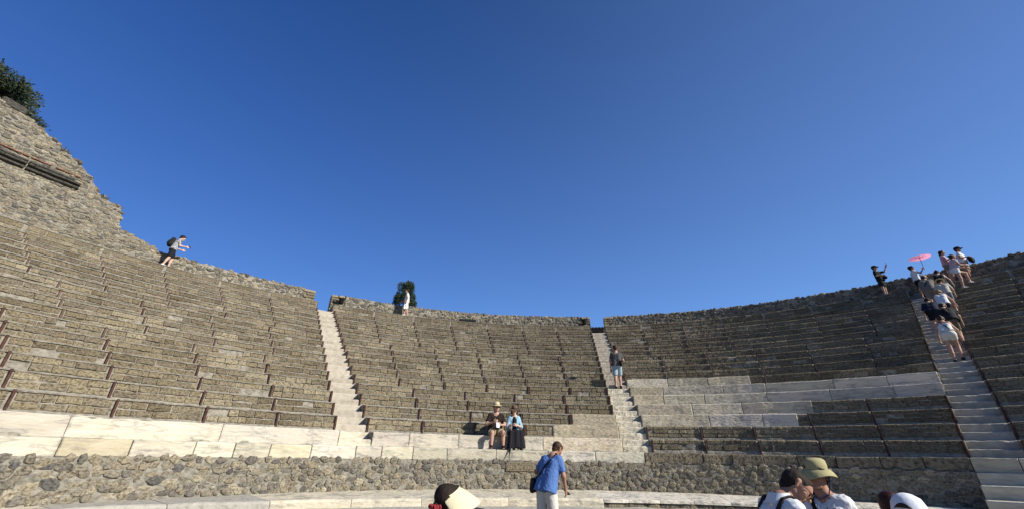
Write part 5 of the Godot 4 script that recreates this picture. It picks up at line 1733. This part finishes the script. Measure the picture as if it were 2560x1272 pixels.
	j = person({"label": "woman with long dark hair in pink top standing on the rim", "h": 1.66, "fem": true, "at": P(24.12, 49.95, WALK + 0.004), "yaw": yaw_of(tan_dir(50) * 0.9 - out_dir(50) * 0.3), "cell": 0.024, "hcell": 0.014, "spine": Vector3(0, 1, 0.05), "look": Vector3(0, -0.2, 1),
		"arml": [Vector3(0.15, -0.9, 0.45), Vector3(-0.3, 0.2, 1)], "armr": [Vector3(-0.15, -0.9, 0.45), Vector3(0.3, 0.25, 1)], "top": cloth(0.52, 0.30, 0.34), "sleeve": 0.6, "hem": 0.0, "loose": 0.014, "bottom": cloth(0.20, 0.18, 0.14), "leglen": 0.5, "shoes": white, "hair": hair_d, "style": "long", "skin": M.skin})
	give_phone(j, "phone held by the woman in pink top", j.handr, phone, -0.7)
	j = person({"label": "woman in white shorts and pale pink top with one foot raised on the rim", "h": 1.68, "fem": true, "at": P(23.22, 50.35, hk(17) + 0.004), "yaw": yaw_of(tan_dir(50) * 0.85 + out_dir(50) * 0.5), "cell": 0.022, "hcell": 0.013, "spine": Vector3(0, 1, 0.22), "head": Vector3(0, 1, 0.25), "look": Vector3(0, -0.1, 1),
		"legl": [Vector3(0.05, -0.30, 1), Vector3(0.02, -1, 0.05)], "legr": [Vector3(-0.04, -1, 0.05), Vector3(0, -1, -0.12)],
		"arml": [Vector3(0.15, -0.95, 0.35), Vector3(-0.1, -0.1, 1)], "armr": [Vector3(-0.15, -0.95, 0.30), Vector3(0.2, 0.0, 1)], "top": cloth(0.62, 0.42, 0.42), "sleeve": 0.45, "hem": -0.03, "loose": 0.012, "bottom": white, "leglen": 0.42, "baggy": 0.02, "fat": 1.08, "shoes": cloth(0.6, 0.55, 0.5), "hair": hair_b, "style": "bun", "skin": M.skin})
	j = person({"label": "man in dark cap and white top, rightmost of the group on the rim", "h": 1.64, "at": P(24.12, 51.3, WALK + 0.004), "yaw": yaw_of(tan_dir(51) * 0.9 - out_dir(51) * 0.2), "cell": 0.024, "hcell": 0.014,
		"arml": [Vector3(0.25, -1, 0.10), Vector3(-0.5, 0.0, 0.8)], "armr": [Vector3(-0.25, -1, 0.10), Vector3(0.5, 0.0, 0.8)], "top": white, "sleeve": 0.6, "bottom": cloth(0.35, 0.28, 0.22), "leglen": 0.8, "shoes": black, "hair": hair_d, "skin": M.tan})
	on_head(j, "cap", smooth(cap_hat(1.04)), black, 0.04, -0.008)
	var bg := mi("dark_bag", blob([cap(Vector3(-0.12, 0, 0), Vector3(0.12, 0, 0), 0.13, 0.12), cap(Vector3(-0.08, -0.1, 0), Vector3(0.1, -0.1, 0), 0.12, 0.11)], 0.022, 0.04, [], 0.01), black)
	tag(bg, "black bag held in front by the man in dark cap on the rim", "bag")
	bg.position = j.root.position + Basis(Vector3.UP, j.root.rotation.y) * ((j.handl + j.handr) * 0.5 + Vector3(0, -0.10, -0.02))
	bg.rotation.y = j.root.rotation.y
	bg.scale = Vector3(0.95, 0.85, 0.7)
	# man in black taking a picture
	j = person({"label": "man dressed in black raising a phone on the rim, apart from the group", "h": 1.64, "at": P(24.0, 44.1, WALK + 0.004), "yaw": yaw_of(tan_dir(44) * 0.9 - out_dir(44) * 0.35), "cell": 0.022, "hcell": 0.013, "spine": Vector3(0, 1, -0.12), "head": Vector3(0, 1, -0.05), "look": Vector3(0, 0.15, 1),
		"arml": [Vector3(0.10, -0.15, 0.9), Vector3(0.0, 0.9, 0.55)], "armr": [Vector3(-0.15, -1, 0.15), Vector3(0.3, -0.2, 1)], "top": black, "sleeve": 0.9, "hem": 0.10, "loose": 0.035, "bottom": cloth(0.02, 0.02, 0.022), "leglen": 0.95, "baggy": 0.03, "shoes": M.pale, "hair": hair_d, "skin": M.skin})
	on_head(j, "cap", smooth(cap_hat(1.05)), black, 0.04, -0.008)
	give_phone(j, "phone raised high by the man dressed in black", j.handl + Vector3(0, 0.05, 0), phone, -0.1)
	shoulder_bag(j, "black hip bag on the man dressed in black", black, 1.0, j.pelvis + Vector3(0.05, 0.06, 0.18), 0.2, 0.14, 0.06, 0.022)
